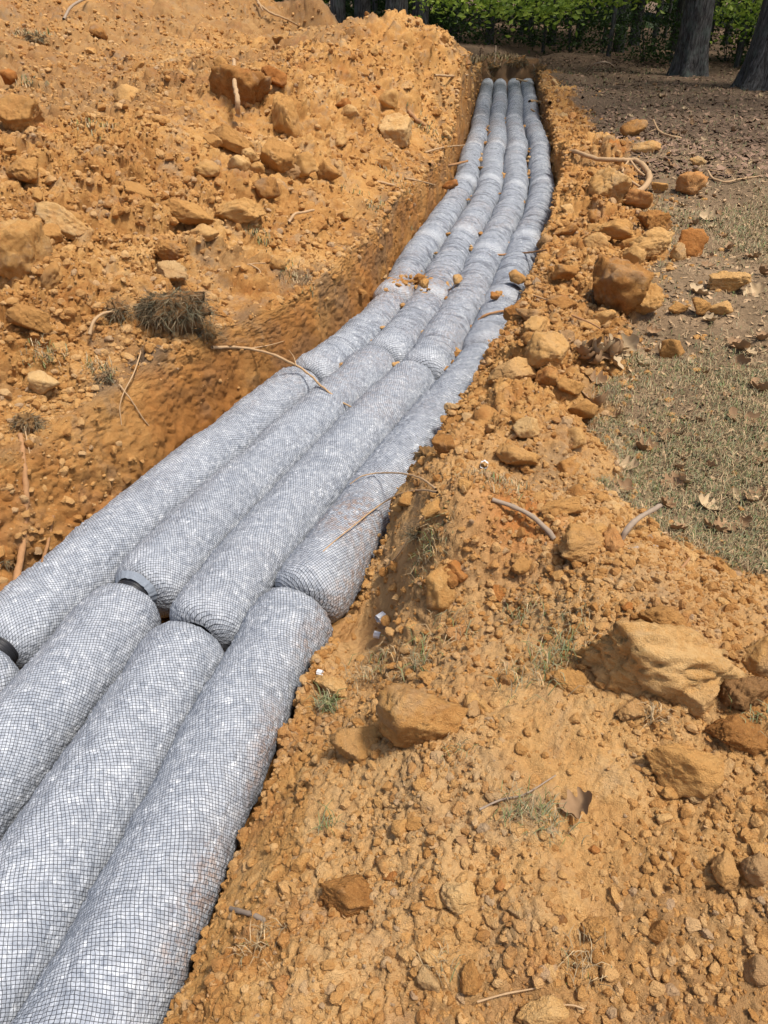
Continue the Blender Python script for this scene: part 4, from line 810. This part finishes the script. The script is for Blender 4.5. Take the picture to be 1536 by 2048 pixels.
# far leaf litter as one mass
lv2 = np.where(vis & (lawn > .4) & (Y > 1.2) & (Y < 9) & (X > 0))[0]; v = RNG.choice(lv2, 5200); dd = np.hypot(P2[v, 1], 1.6); s = RNG.uniform(.003, .010, 5200) * dd ** .6
a = RNG.uniform(0, 6.28, 5200); t1 = np.stack([np.cos(a), np.sin(a), RNG.uniform(-.6, .6, 5200)], -1); t2 = np.stack([-np.sin(a), np.cos(a), RNG.uniform(-.6, .6, 5200)], -1) * RNG.uniform(.15, .6, (5200, 1)); c = P2[v] + np.array([0, 0, .006])
V = np.stack([c - t1 * s[:, None], c - t2 * s[:, None], c + t1 * s[:, None] + np.array([0, 0, .003]), c + t2 * s[:, None]], 1).reshape(-1, 3)
cc = np.array([.30, .20, .11]) * RNG.uniform(.35, 1.8, (5200, 1)); me = mesh_np('thatch', V, np.arange(20800).reshape(-1, 4), M['blade'], False, None, {'Col': np.repeat(cc, 4, 0)}); add('thatch', me, kind='stuff', label='bits of dry thatch and broken leaves between the grass')
fv = np.where((lawn > .5) & (Y > 8) & (Y < 24) & (np.abs(X) < .62 * (Y + 1.2)))[0]; v = RNG.choice(fv, 9000); s = RNG.uniform(.025, .06, 9000)
a = RNG.uniform(0, 6.28, 9000); t1 = np.stack([np.cos(a), np.sin(a), RNG.uniform(-.5, .5, 9000)], -1); t2 = np.stack([-np.sin(a), np.cos(a), RNG.uniform(-.5, .5, 9000)], -1) * .5; c = P2[v] + np.array([0, 0, .012])
V = np.stack([c - t1 * s[:, None], c - t2 * s[:, None], c + t1 * s[:, None] + np.array([0, 0, .01]), c + t2 * s[:, None]], 1).reshape(-1, 3)
cc = np.array([.16, .10, .065]) * RNG.uniform(.4, 1.9, (9000, 1)); me = mesh_np('leaf_litter', V, np.arange(36000).reshape(-1, 4), M['blade'], False, None, {'Col': np.repeat(cc, 4, 0)}); add('leaf_litter', me, kind='stuff', label='brown leaf litter under the trees at the back')

# foam pieces
def foam(px, py, wp, label):
    c, D = at(px, py); s = wp * D / F / 2; r = np.random.default_rng(int(px)); n = 12; m = 9; a = np.linspace(0, 2 * np.pi, n * 4, endpoint=False)
    rr = 1 + .10 * np.sign(np.sin(a * 6)) * .7; P0 = np.c_[np.linspace(-.8, .8, m) * s, np.zeros(m), np.zeros(m)]; V, Fq = tube_mesh(P0, s * .8, n * 4)
    k = m * n * 4; VV = V[:k].reshape(m, n * 4, 3); VV[..., 1:] *= rr[None, :, None]; V[:k] = VV.reshape(-1, 3)
    me = mesh_np('foam_piece', V, Fq, M['foam'], False); me.validate(); add('foam_piece', me, loc=c + Vector((0, 0, s * .6)), rot=(r.uniform(0, 3), r.uniform(-.5, .5), r.uniform(0, 3)), label=label, cat='foam piece')
foam(968,934,19,'white foam piece on the bank left of the angular yellow rock')
foam(762,1240,22,'upper of the two white foam pieces beside the trench')
foam(754,1273,16,'lower of the two white foam pieces beside the trench')
foam(640,1348,14,'white foam piece tucked against the rightmost bundle')

# ------------------------------------------------------------------ roots and sticks: (px, py, lift)
def root_(pts, r0, r1, label, mk='root', name='root', cat='root', twigs=(), n=60):
    D0 = at(*pts[0])[1]; P0 = [tuple(at(x, yv, l)[0]) for x, yv, l in pts]; Ps = spline(P0, n); m = len(Ps); o = Ps[0].copy(); Ps = Ps - o
    Ps += (vn(Ps * 30 + 3, 5)[:, None] * np.array([.3, .3, .2])) * r0 * .9
    rr = np.linspace(r0, r1, m) * (1 + .18 * vn(Ps * 45, 6)); V, Fq = tube_mesh(Ps, rr, 9); me = mesh_np(name, V, Fq, M[mk]); me.validate()
    ob = add(name, me, loc=o, label=label, cat=cat)
    for tw in twigs:
        T = spline([tuple(at(x, yv, l)[0]) for x, yv, l in tw], 24) - o; V, Fq = tube_mesh(T, np.linspace(r0 * .5, r1 * .4, len(T)), 6); me = mesh_np('twig', V, Fq, M[mk]); me.validate(); add('twig', me, ob)
    return ob
root_([(425,694,.05),(500,697,.09),(560,715,.12),(610,742,.06),(650,778,.02),(690,808,.01),(740,823,.006)],.0085,.004,'long root bridging from the big sod onto the drain bundles','root',twigs=[[(500,697,.09),(540,690,.06),(568,682,.03)],[(592,732,.08),(588,715,.09),(578,700,.1)]])
root_([(180,668,.01),(186,645,.04),(205,628,.05),(240,622,.03)],.009,.006,'thick curved root left of the big dark sod')
root_([(283,700,.01),(268,745,.02),(250,780,.02),(240,812,.01),(243,850,.01)],.004,.002,'thin root hanging in the middle of the left cut')
root_([(238,768,.02),(262,800,.02),(290,842,.02),(328,884,.01)],.0045,.002,'pale root slanting down to the leftmost bundle')
root_([(49,852,.02),(55,885,.02),(64,925,.01)],.003,.002,'short rootlet under the sod at the left edge')
root_([(42,868,.01),(48,930,.015),(52,1000,.015),(47,1080,.012),(32,1165,.005)],.011,.013,'wide reddish root running down the left trench wall','root_red')
root_([(108,1030,.01),(95,1090,.012),(84,1128,.004)],.006,.008,'short reddish root beside the wide one in the wall','root_red')
root_([(875,984,.02),(840,980,.03),(800,988,.04),(760,1010,.04),(715,1045,.03),(660,1090,.012),(628,1122,.006)],.0045,.002,'lower of two arching roots over the rightmost drain row')
root_([(872,978,.02),(845,958,.04),(810,948,.05),(760,946,.04),(725,952,.02),(700,968,.008)],.005,.002,'upper of two arching roots over the rightmost drain row','root')
root_([(882,1008,.03),(855,1028,.03),(835,1045,.02)],.004,.002,'short root stub below the two arching roots')
root_([(820,1068,.03),(800,1105,.03),(770,1135,.02),(742,1150,.01)],.004,.002,'thin root reaching down the right bank to the trench')
root_([(985,998,.01),(1025,1012,.025),(1065,1035,.03),(1090,1055,.02),(1108,1078,.0)],.007,.009,'weathered root above the rusty crumbs','root_grey')
root_([(1242,1082,.0),(1252,1062,.04),(1275,1038,.08),(1320,1012,.12)],.011,.008,'stick poking up at the grass edge','root_grey','stick','stick')
root_([(1258,1100,.01),(1285,1092,.02),(1322,1092,.01)],.007,.004,'bent brown root at the foot of the poking stick','root_grey')
root_([(1335,1146,.01),(1360,1138,.015),(1378,1118,.03)],.006,.004,'reddish curl of root at the grass edge','root_red')
root_([(433,1815,.008),(470,1820,.014),(505,1830,.016),(540,1848,.006)],.006,.0065,'short cut root at the lower left of the foreground clay','root_grey')
root_([(1118,308,.03),(1150,304,.05),(1195,318,.05),(1240,320,.05),(1272,322,.06),(1294,340,.07),(1298,360,.07),(1285,378,.05),(1268,386,.02)],.022,.028,'thick bent pale root arching on the right bank',twigs=[[(1258,320,.06),(1250,332,.03),(1244,345,.02)],[(1262,322,.06),(1275,340,.02),(1290,352,.05)],[(1244,348,.06),(1262,362,.05),(1280,374,.05)]])
root_([(1307,240,.07),(1318,262,.03),(1340,272,.03),(1364,277,.02)],.012,.016,'forked twig lying on the far lawn',twigs=[[(1312,258,.04),(1303,262,.02),(1296,264,.01)]],name='twig_branch',cat='twig')
root_([(1416,342,.05),(1425,356,.02),(1450,364,.02),(1480,358,.02),(1520,352,.01)],.012,.007,'wavy twig on the lawn at the right',twigs=[[(1420,340,.05),(1440,344,.03),(1458,350,.02)]],name='twig_branch',cat='twig')
root_([(978,511,.004),(1010,509,.01),(1050,506,.015),(1092,500,.03)],.009,.007,'straight reddish stick across the two right drain rows','root_red','stick','stick')
root_([(958,640,.006),(972,630,.02),(1000,623,.03),(1020,622,.03)],.010,.008,'peeled root piece at the edge of the rightmost row','root_red')
root_([(1040,582,.02),(1070,592,.02),(1100,602,.01)],.006,.004,'thin root leaving the rightmost drain row')
root_([(1144,630,.02),(1175,643,.03),(1205,660,.03),(1240,682,.01)],.006,.003,'thin stick leading to the leaf pile','root_red','stick','stick')
root_([(1060,203,.03),(1080,205,.06),(1100,206,.05)],.035,.035,'cut root stub sticking out of the far right wall','root')
root_([(1062,218,.05),(1085,236,.06),(1112,262,.03)],.014,.008,'thin root hanging by the far right wall','root')
root_([(1033,158,.04),(1050,162,.04),(1071,163,.04)],.018,.012,'pale root across the far end of the drain rows','root')
root_([(990,75,.03),(992,130,.05),(975,158,.03),(962,160,.03)],.016,.012,'root hanging over the far left corner of the trench','root') if False else None
root_([(850,305,.02),(890,294,.05),(930,290,.04)],.010,.006,'pale root on the left lip near the far boulder')
root_([(860,328,.02),(900,330,.04),(935,322,.04)],.018,.012,'orange root sticking from the left wall','root_red')
root_([(752,362,.02),(790,372,.03),(825,390,.02)],.011,.008,'stout root low on the far slope')
root_([(810,356,.01),(840,362,.03),(870,370,.02)],.008,.006,'straight root piece above the left wall')
root_([(468,120,.10),(469,165,.20),(475,200,.20),(476,232,.06)],.017,.022,'root lying down the face of the great mound boulder','root')
root_([(452,140,.03),(438,155,.03),(434,172,.02)],.009,.006,'thin root beside the great mound boulder','root')
root_([(578,444,.02),(590,428,.05),(610,424,.05),(628,420,.03)],.010,.008,'curved root on the right side of the heap')
root_([(500,528,.02),(518,540,.03),(522,560,.02),(518,580,.01)],.005,.003,'thin hooked root on the lower heap')
root_([(470,534,.02),(510,527,.02),(560,526,.02)],.004,.003,'thin straight root across the lower heap')
root_([(128,38,.02),(142,14,.1),(165,0,.1),(185,-6,.05)],.02,.016,'arched branch on the rear heap','root_grey','stick','stick')
root_([(515,5,.05),(540,25,.08),(572,38,.05),(598,52,.03)],.02,.014,'long root trailing on the rear heap','root')
root_([(510,-5,.05),(520,10,.06),(525,22,.03)],.02,.014,'short root at the top of the rear heap','root')
root_([(870,150,.02),(905,152,.03),(935,150,.02)],.016,.012,'straight stick on the far end of the heap','root')
root_([(818,222,.02),(832,240,.04),(850,250,.03)],.025,.02,'stout root above the far round boulder','root_red')
root_([(1172,145,.02),(1190,128,.25),(1215,125,.3),(1232,137,.05)],.016,.01,'arched bare branch standing on the far lawn','root_grey','branch','branch',twigs=[[(1196,127,.25),(1208,133,.12),(1211,145,.02)]])
root_([(960,1618,.004),(1000,1600,.006),(1050,1588,.006),(1112,1550,.004)],.0028,.0015,'long thin stem lying across the foreground clay','root_grey')
root_([(955,2003,.004),(1000,1990,.006),(1040,1982,.006),(1085,1974,.004)],.0022,.0015,'pale straw near the bottom edge','root')
root_([(1105,2032,.006),(1120,2012,.008),(1145,2010,.008),(1168,2018,.004)],.002,.0015,'looped straw at the bottom edge','root')

root_([(992,92,.1),(990,118,.06),(986,138,.05),(978,150,.04)],.012,.008,'root hanging at the far left corner of the trench','root_grey')
root_([(1046,122,.04),(1042,136,.06),(1036,150,.05)],.010,.006,'root hanging in the middle of the far end','root_grey')
root_([(1066,128,.05),(1072,142,.06),(1070,156,.04)],.010,.006,'root hanging at the right of the far end','root_grey')
# ------------------------------------------------------------------ trees
def leafcloud(C, size, r, flat=.5):
    """leaf-shaped quads at points C"""
    n = len(C); a = r.normal(size=(n, 3)); a[:, 2] *= flat; a /= np.linalg.norm(a, axis=1)[:, None]; b = np.cross(a, r.normal(size=(n, 3))); b /= np.linalg.norm(b, axis=1)[:, None]; s = (size * r.uniform(.6, 1.25, n))[:, None]
    nn = np.cross(a, b); V = np.stack([C - a * s * .5, C - b * s * .3 + nn * s * .08, C + a * s * .5, C + b * s * .3 + nn * s * .08], 1).reshape(-1, 3)
    return V, np.arange(4 * n).reshape(-1, 4), np.repeat(np.clip(r.normal(.5, .25, n), 0, 1), 4)
def trunk_mesh(r, rad, H, flare=1.6, lean=(0, 0), n=28, detail=60):
    z = np.r_[np.linspace(-.15, 2.5, detail), np.linspace(2.6, H, 24)]; x = lean[0] * z + .06 * rad / .3 * np.sin(z * .6 + r.uniform(0, 6)); yv = lean[1] * z
    a = np.linspace(0, 2 * np.pi, n * 2, endpoint=False); rr = rad * (1 - .55 * z / H)[:, None] * (1 + (flare - 1) * np.exp(-np.maximum(z, 0) / (rad * 1.1)))[:, None] * (1 + .16 * np.exp(-np.maximum(z, 0) / (rad * 1.5))[:, None] * np.sin(a * 5 + r.uniform(0, 6))[None])
    Pn = np.stack([x[:, None] + rr * np.cos(a), yv[:, None] + rr * np.sin(a), z[:, None] + 0 * a], -1).reshape(-1, 3)
    g = 1 - np.abs(fbm(Pn * np.array([9, 9, 1.2]) / max(rad / .35, .5), 3, 4)) * 1.4; Pn[:, :2] += (np.stack([np.cos(a), np.sin(a)], -1)[None] * (g.reshape(len(z), -1) * rad * .07)[..., None]).reshape(-1, 2)
    m = len(z); k = n * 2; i = np.arange(m - 1)[:, None] * k; j = np.arange(k)[None]; q = (j + 1) % k
    return mesh_np('trunk', Pn, np.stack([i + j, i + q, i + k + q, i + k + j], -1).reshape(-1, 4), M['bark'])
def clumps(r, n, c, rad, per, spread, zmin=-9):
    out = []
    while len(out) < n:
        p = r.uniform(-1, 1, 3)
        if (p ** 2).sum() > 1 or (p ** 2).sum() < .12: continue
        q = np.array(c) + p * np.array(rad)
        if q[2] < zmin: continue
        out.append(q + r.normal(0, 1, (per, 3)) * np.array([spread, spread, spread * .45]))
    return np.concatenate(out)
def big_tree(x, y, rad, label, seed, lean=(0, 0), crown=((0, 0, 7.5), (4.5, 4.5, 3.6)), ncl=150, low=()):
    r = np.random.default_rng(seed); z0 = float(Hfull([x], [y])[0]); o = add('oak_tree', None, loc=(x, y, z0), label=label, cat='tree', group='large trees at the edge of the wood')
    add('trunk', trunk_mesh(r, rad, 9, 1.32, lean), o)
    C = clumps(r, ncl, *crown, 26, .42, 3.0); V, Fq, rv = leafcloud(C, .26, r)
    if low:
        L = np.concatenate([np.array(l[:3]) + r.normal(0, 1, (l[3], 3)) * np.array([l[4], l[4], l[4] * .4]) for l in low]); V2, F2, r2 = leafcloud(L, .13, r); Fq = np.r_[Fq, F2 + len(V)]; V = np.r_[V, V2]; rv = np.r_[rv, r2]
    add('crown', mesh_np('crown', V, Fq, M['leaf'], False, None, {'rnd': rv}), o)
    bs = []; 
    for i in range(6):
        a = r.uniform(0, 6.28); h = r.uniform(3.6, 6); e = np.array([math.cos(a) * 2.8, math.sin(a) * 2.8, h + 1.6]); Pn = spline([(lean[0] * h, lean[1] * h, h), e * .5 + np.array([0, 0, h * .5]), e], 14); V, Fq = tube_mesh(Pn, np.linspace(rad * .35, .03, len(Pn)), 7)
        bs.append((V, Fq))
    off = 0; VV = []; FF = []
    for V, Fq in bs: VV.append(V); FF.append(Fq + off); off += len(V)
    me = mesh_np('limbs', np.concatenate(VV), np.concatenate(FF), M['bark']); me.validate(); add('limbs', me, o)
    return o
def gpos(px, py, z=.5): p = W(px, py, z); return p[0], p[1]
x, y = gpos(1377, 150); big_tree(x, y, .31, "thick grey oak trunk second from the right edge", 1, (-.028, 0), crown=((0, -1.5, 7.0), (5.5, 6.5, 3.0)), ncl=130, low=[(-4.4, -.2, 1.35, 420, .42), (-3.2, 0, 1.25, 420, .38), (-5.4, .3, 1.4, 300, .4), (-2.2, .2, 1.5, 300, .36), (-1.1, .4, 1.5, 220, .3), (1.1, .9, 1.2, 260, .4), (1.9, 1.2, .9, 300, .5)])
x, y = gpos(1518, 174); big_tree(x, y, .40, "thick grey oak trunk at the right edge of the photo", 2, (.03, 0), crown=((1, -2, 7.0), (5.5, 6.5, 3.0)), ncl=140)
for i, (px, D, rd, lab) in enumerate([(678, 19, .19, 'leftmost pale trunk behind the heap'), (724, 20, .21, 'dark trunk second from the left behind the heap'), (788, 18.5, .27, 'broad grey trunk directly behind the heap peak'), (841, 19.5, .21, 'dark trunk right of the broad grey one')]):
    u = (px - 768) / F; yy = D * 1.165; big_tree(u * D, yy, rd, lab, 10 + i, (.01 * (-1) ** i, 0), ncl=60)
# saplings of the wood, each its own crown and trunk; a few prototypes copied
def sapling(seed, H, nleaf, mk):
    r = np.random.default_rng(seed); o = add('young_tree', None); add('trunk', trunk_mesh(r, .06, H, 1.2, (r.uniform(-.05, .05), 0), 6, 12), o)
    C = clumps(r, nleaf, (0, 0, H * .58), (1.5, 1.5, H * .46), 26, .24, .7); V, Fq, rv = leafcloud(C, .115, r); add('crown', mesh_np('crown', V, Fq, M[mk], False, None, {'rnd': rv}), o); return o
protos = [sapling(40 + i, 5.2 + .5 * i, 62, ('leaf_deepshade', 'leaf_shade', 'leaf_deepshade', 'leaf', 'leaf_deepshade')[i]) for i in range(5)]
def copy_tree(o):
    c = o.copy(); col.objects.link(c)
    for ch in o.children: d_ = ch.copy(); col.objects.link(d_); d_.parent = c
    return c
def yedge(x): return 23.4 + .3 * (2.5 - x) if x < 2.5 else max(23.4 - .85 * (x - 2.5), 20.0 - .3 * (x - 6.5)) + .3
r = np.random.default_rng(5); used = set(); n = 0
for row in range(4):
    for i in range(14):
        x = -9 + i * 2.1 + r.uniform(-1., 1.) + row * .6; y = yedge(x) + 1.2 + row * 2.6 + r.uniform(-1., 1.)
        k = int(r.integers(5)); o = protos[k] if k not in used else copy_tree(protos[k]); used.add(k)
        o.location = (x, y, float(Hfull([x], [y])[0]) - .06); o.rotation_euler = (0, 0, r.uniform(0, 6.28)); s = r.uniform(.8, 1.25); o.scale = (s, s, s)
        o['category'] = 'tree'; o['group'] = 'young trees of the wood'; o['label'] = 'slender young tree in the dark wood behind the lawn'
def shrub(seed):
    r = np.random.default_rng(seed); o = add('shrub', None); C = clumps(r, 70, (0, 0, .55), (1.1, .9, .6), 14, .2, .02); V, Fq, rv = leafcloud(C, .09, r); add('foliage', mesh_np('foliage', V, Fq, M['leaf_deepshade'], False, None, {'rnd': rv}), o)
    P_ = [tube_mesh(spline([(0, 0, -.1), (a * .3, b * .3, .5), (a, b, 1.1)], 10), np.linspace(.018, .006, 10 // 2 * 2), 5) for a, b in r.uniform(-.6, .6, (4, 2))]; VV = []; FF = []; off = 0
    for V, Fq in P_: VV.append(V); FF.append(Fq + off); off += len(V)
    me = mesh_np('stems', np.concatenate(VV), np.concatenate(FF), M['bark']); me.validate(); add('stems', me, o); return o
for i in range(9):
    o = copy_tree(protos[3]); o.location = (8.2 + i * .55 + r.uniform(-.2, .2), 21.6 + r.uniform(0, 2.2), .45); o.rotation_euler = (0, 0, i); q = r.uniform(.8, 1.1); o.scale = (q, q, q)
    o['category'] = 'tree'; o['group'] = 'bright young trees between the two oak trunks'; o['label'] = 'bright yellow-green young tree between the two thick oak trunks'
sp = [shrub(60 + i) for i in range(3)]; used = set()
for i in range(24):
    x = -7 + i * .85 + r.uniform(-.5, .5); y = yedge(x) + .5 + r.uniform(-.2, 2.2); k = i % 3; o = sp[k] if k not in used else copy_tree(sp[k]); used.add(k)
    o.location = (x, y, float(Hfull([x], [y])[0]) - .04); o.rotation_euler = (0, 0, r.uniform(0, 6.28)); q = r.uniform(.8, 1.3); o.scale = (q, q, q * r.uniform(.8, 1.2)); o['category'] = 'shrub'; o['group'] = 'undergrowth at the edge of the wood'; o['label'] = 'dark leafy shrub in the undergrowth behind the lawn'
def slim(seed):
    r = np.random.default_rng(seed); o = add('slim_tree', None); add('trunk', trunk_mesh(r, .15, 8, 1.3, (r.uniform(-.04, .04), 0), 12, 40), o); C = clumps(r, 50, (0, 0, 6.5), (2.2, 2.2, 2.2), 24, .35); V, Fq, rv = leafcloud(C, .25, r); add('crown', mesh_np('crown', V, Fq, M['leaf_shade'], False, None, {'rnd': rv}), o); return o
sl = [slim(80 + i) for i in range(3)]; used = set()
for i, (px, D) in enumerate([(620, 23), (740, 24), (975, 21.5), (1045, 25), (1096, 22), (1150, 24), (1232, 20.5), (1262, 23), (1300, 26), (1340, 22), (1440, 24), (1486, 26), (905, 25)]):
    k = i % 3; o = sl[k] if k not in used else copy_tree(sl[k]); used.add(k); o.location = ((px - 768) / F * D, D * 1.165, .4); o.rotation_euler = (0, 0, i * 1.3); q = r.uniform(.7, 1.15); o.scale = (q, q, 1)
    o['category'] = 'tree'; o['group'] = 'slim dark trunks inside the wood'; o['label'] = 'slim dark trunk standing inside the wood'
# dense far wood as one mass
C = np.c_[r.uniform(-34, 42, 26000), r.uniform(33, 44, 26000), r.uniform(0, 1, 26000) ** 1.15 * 15]
V, Fq, rv = leafcloud(C, .75, r); add('woodland', mesh_np('woodland', V, Fq, M['leaf_deepshade'], False, None, {'rnd': rv}), kind='stuff', label='dense dark green wood closing the background')
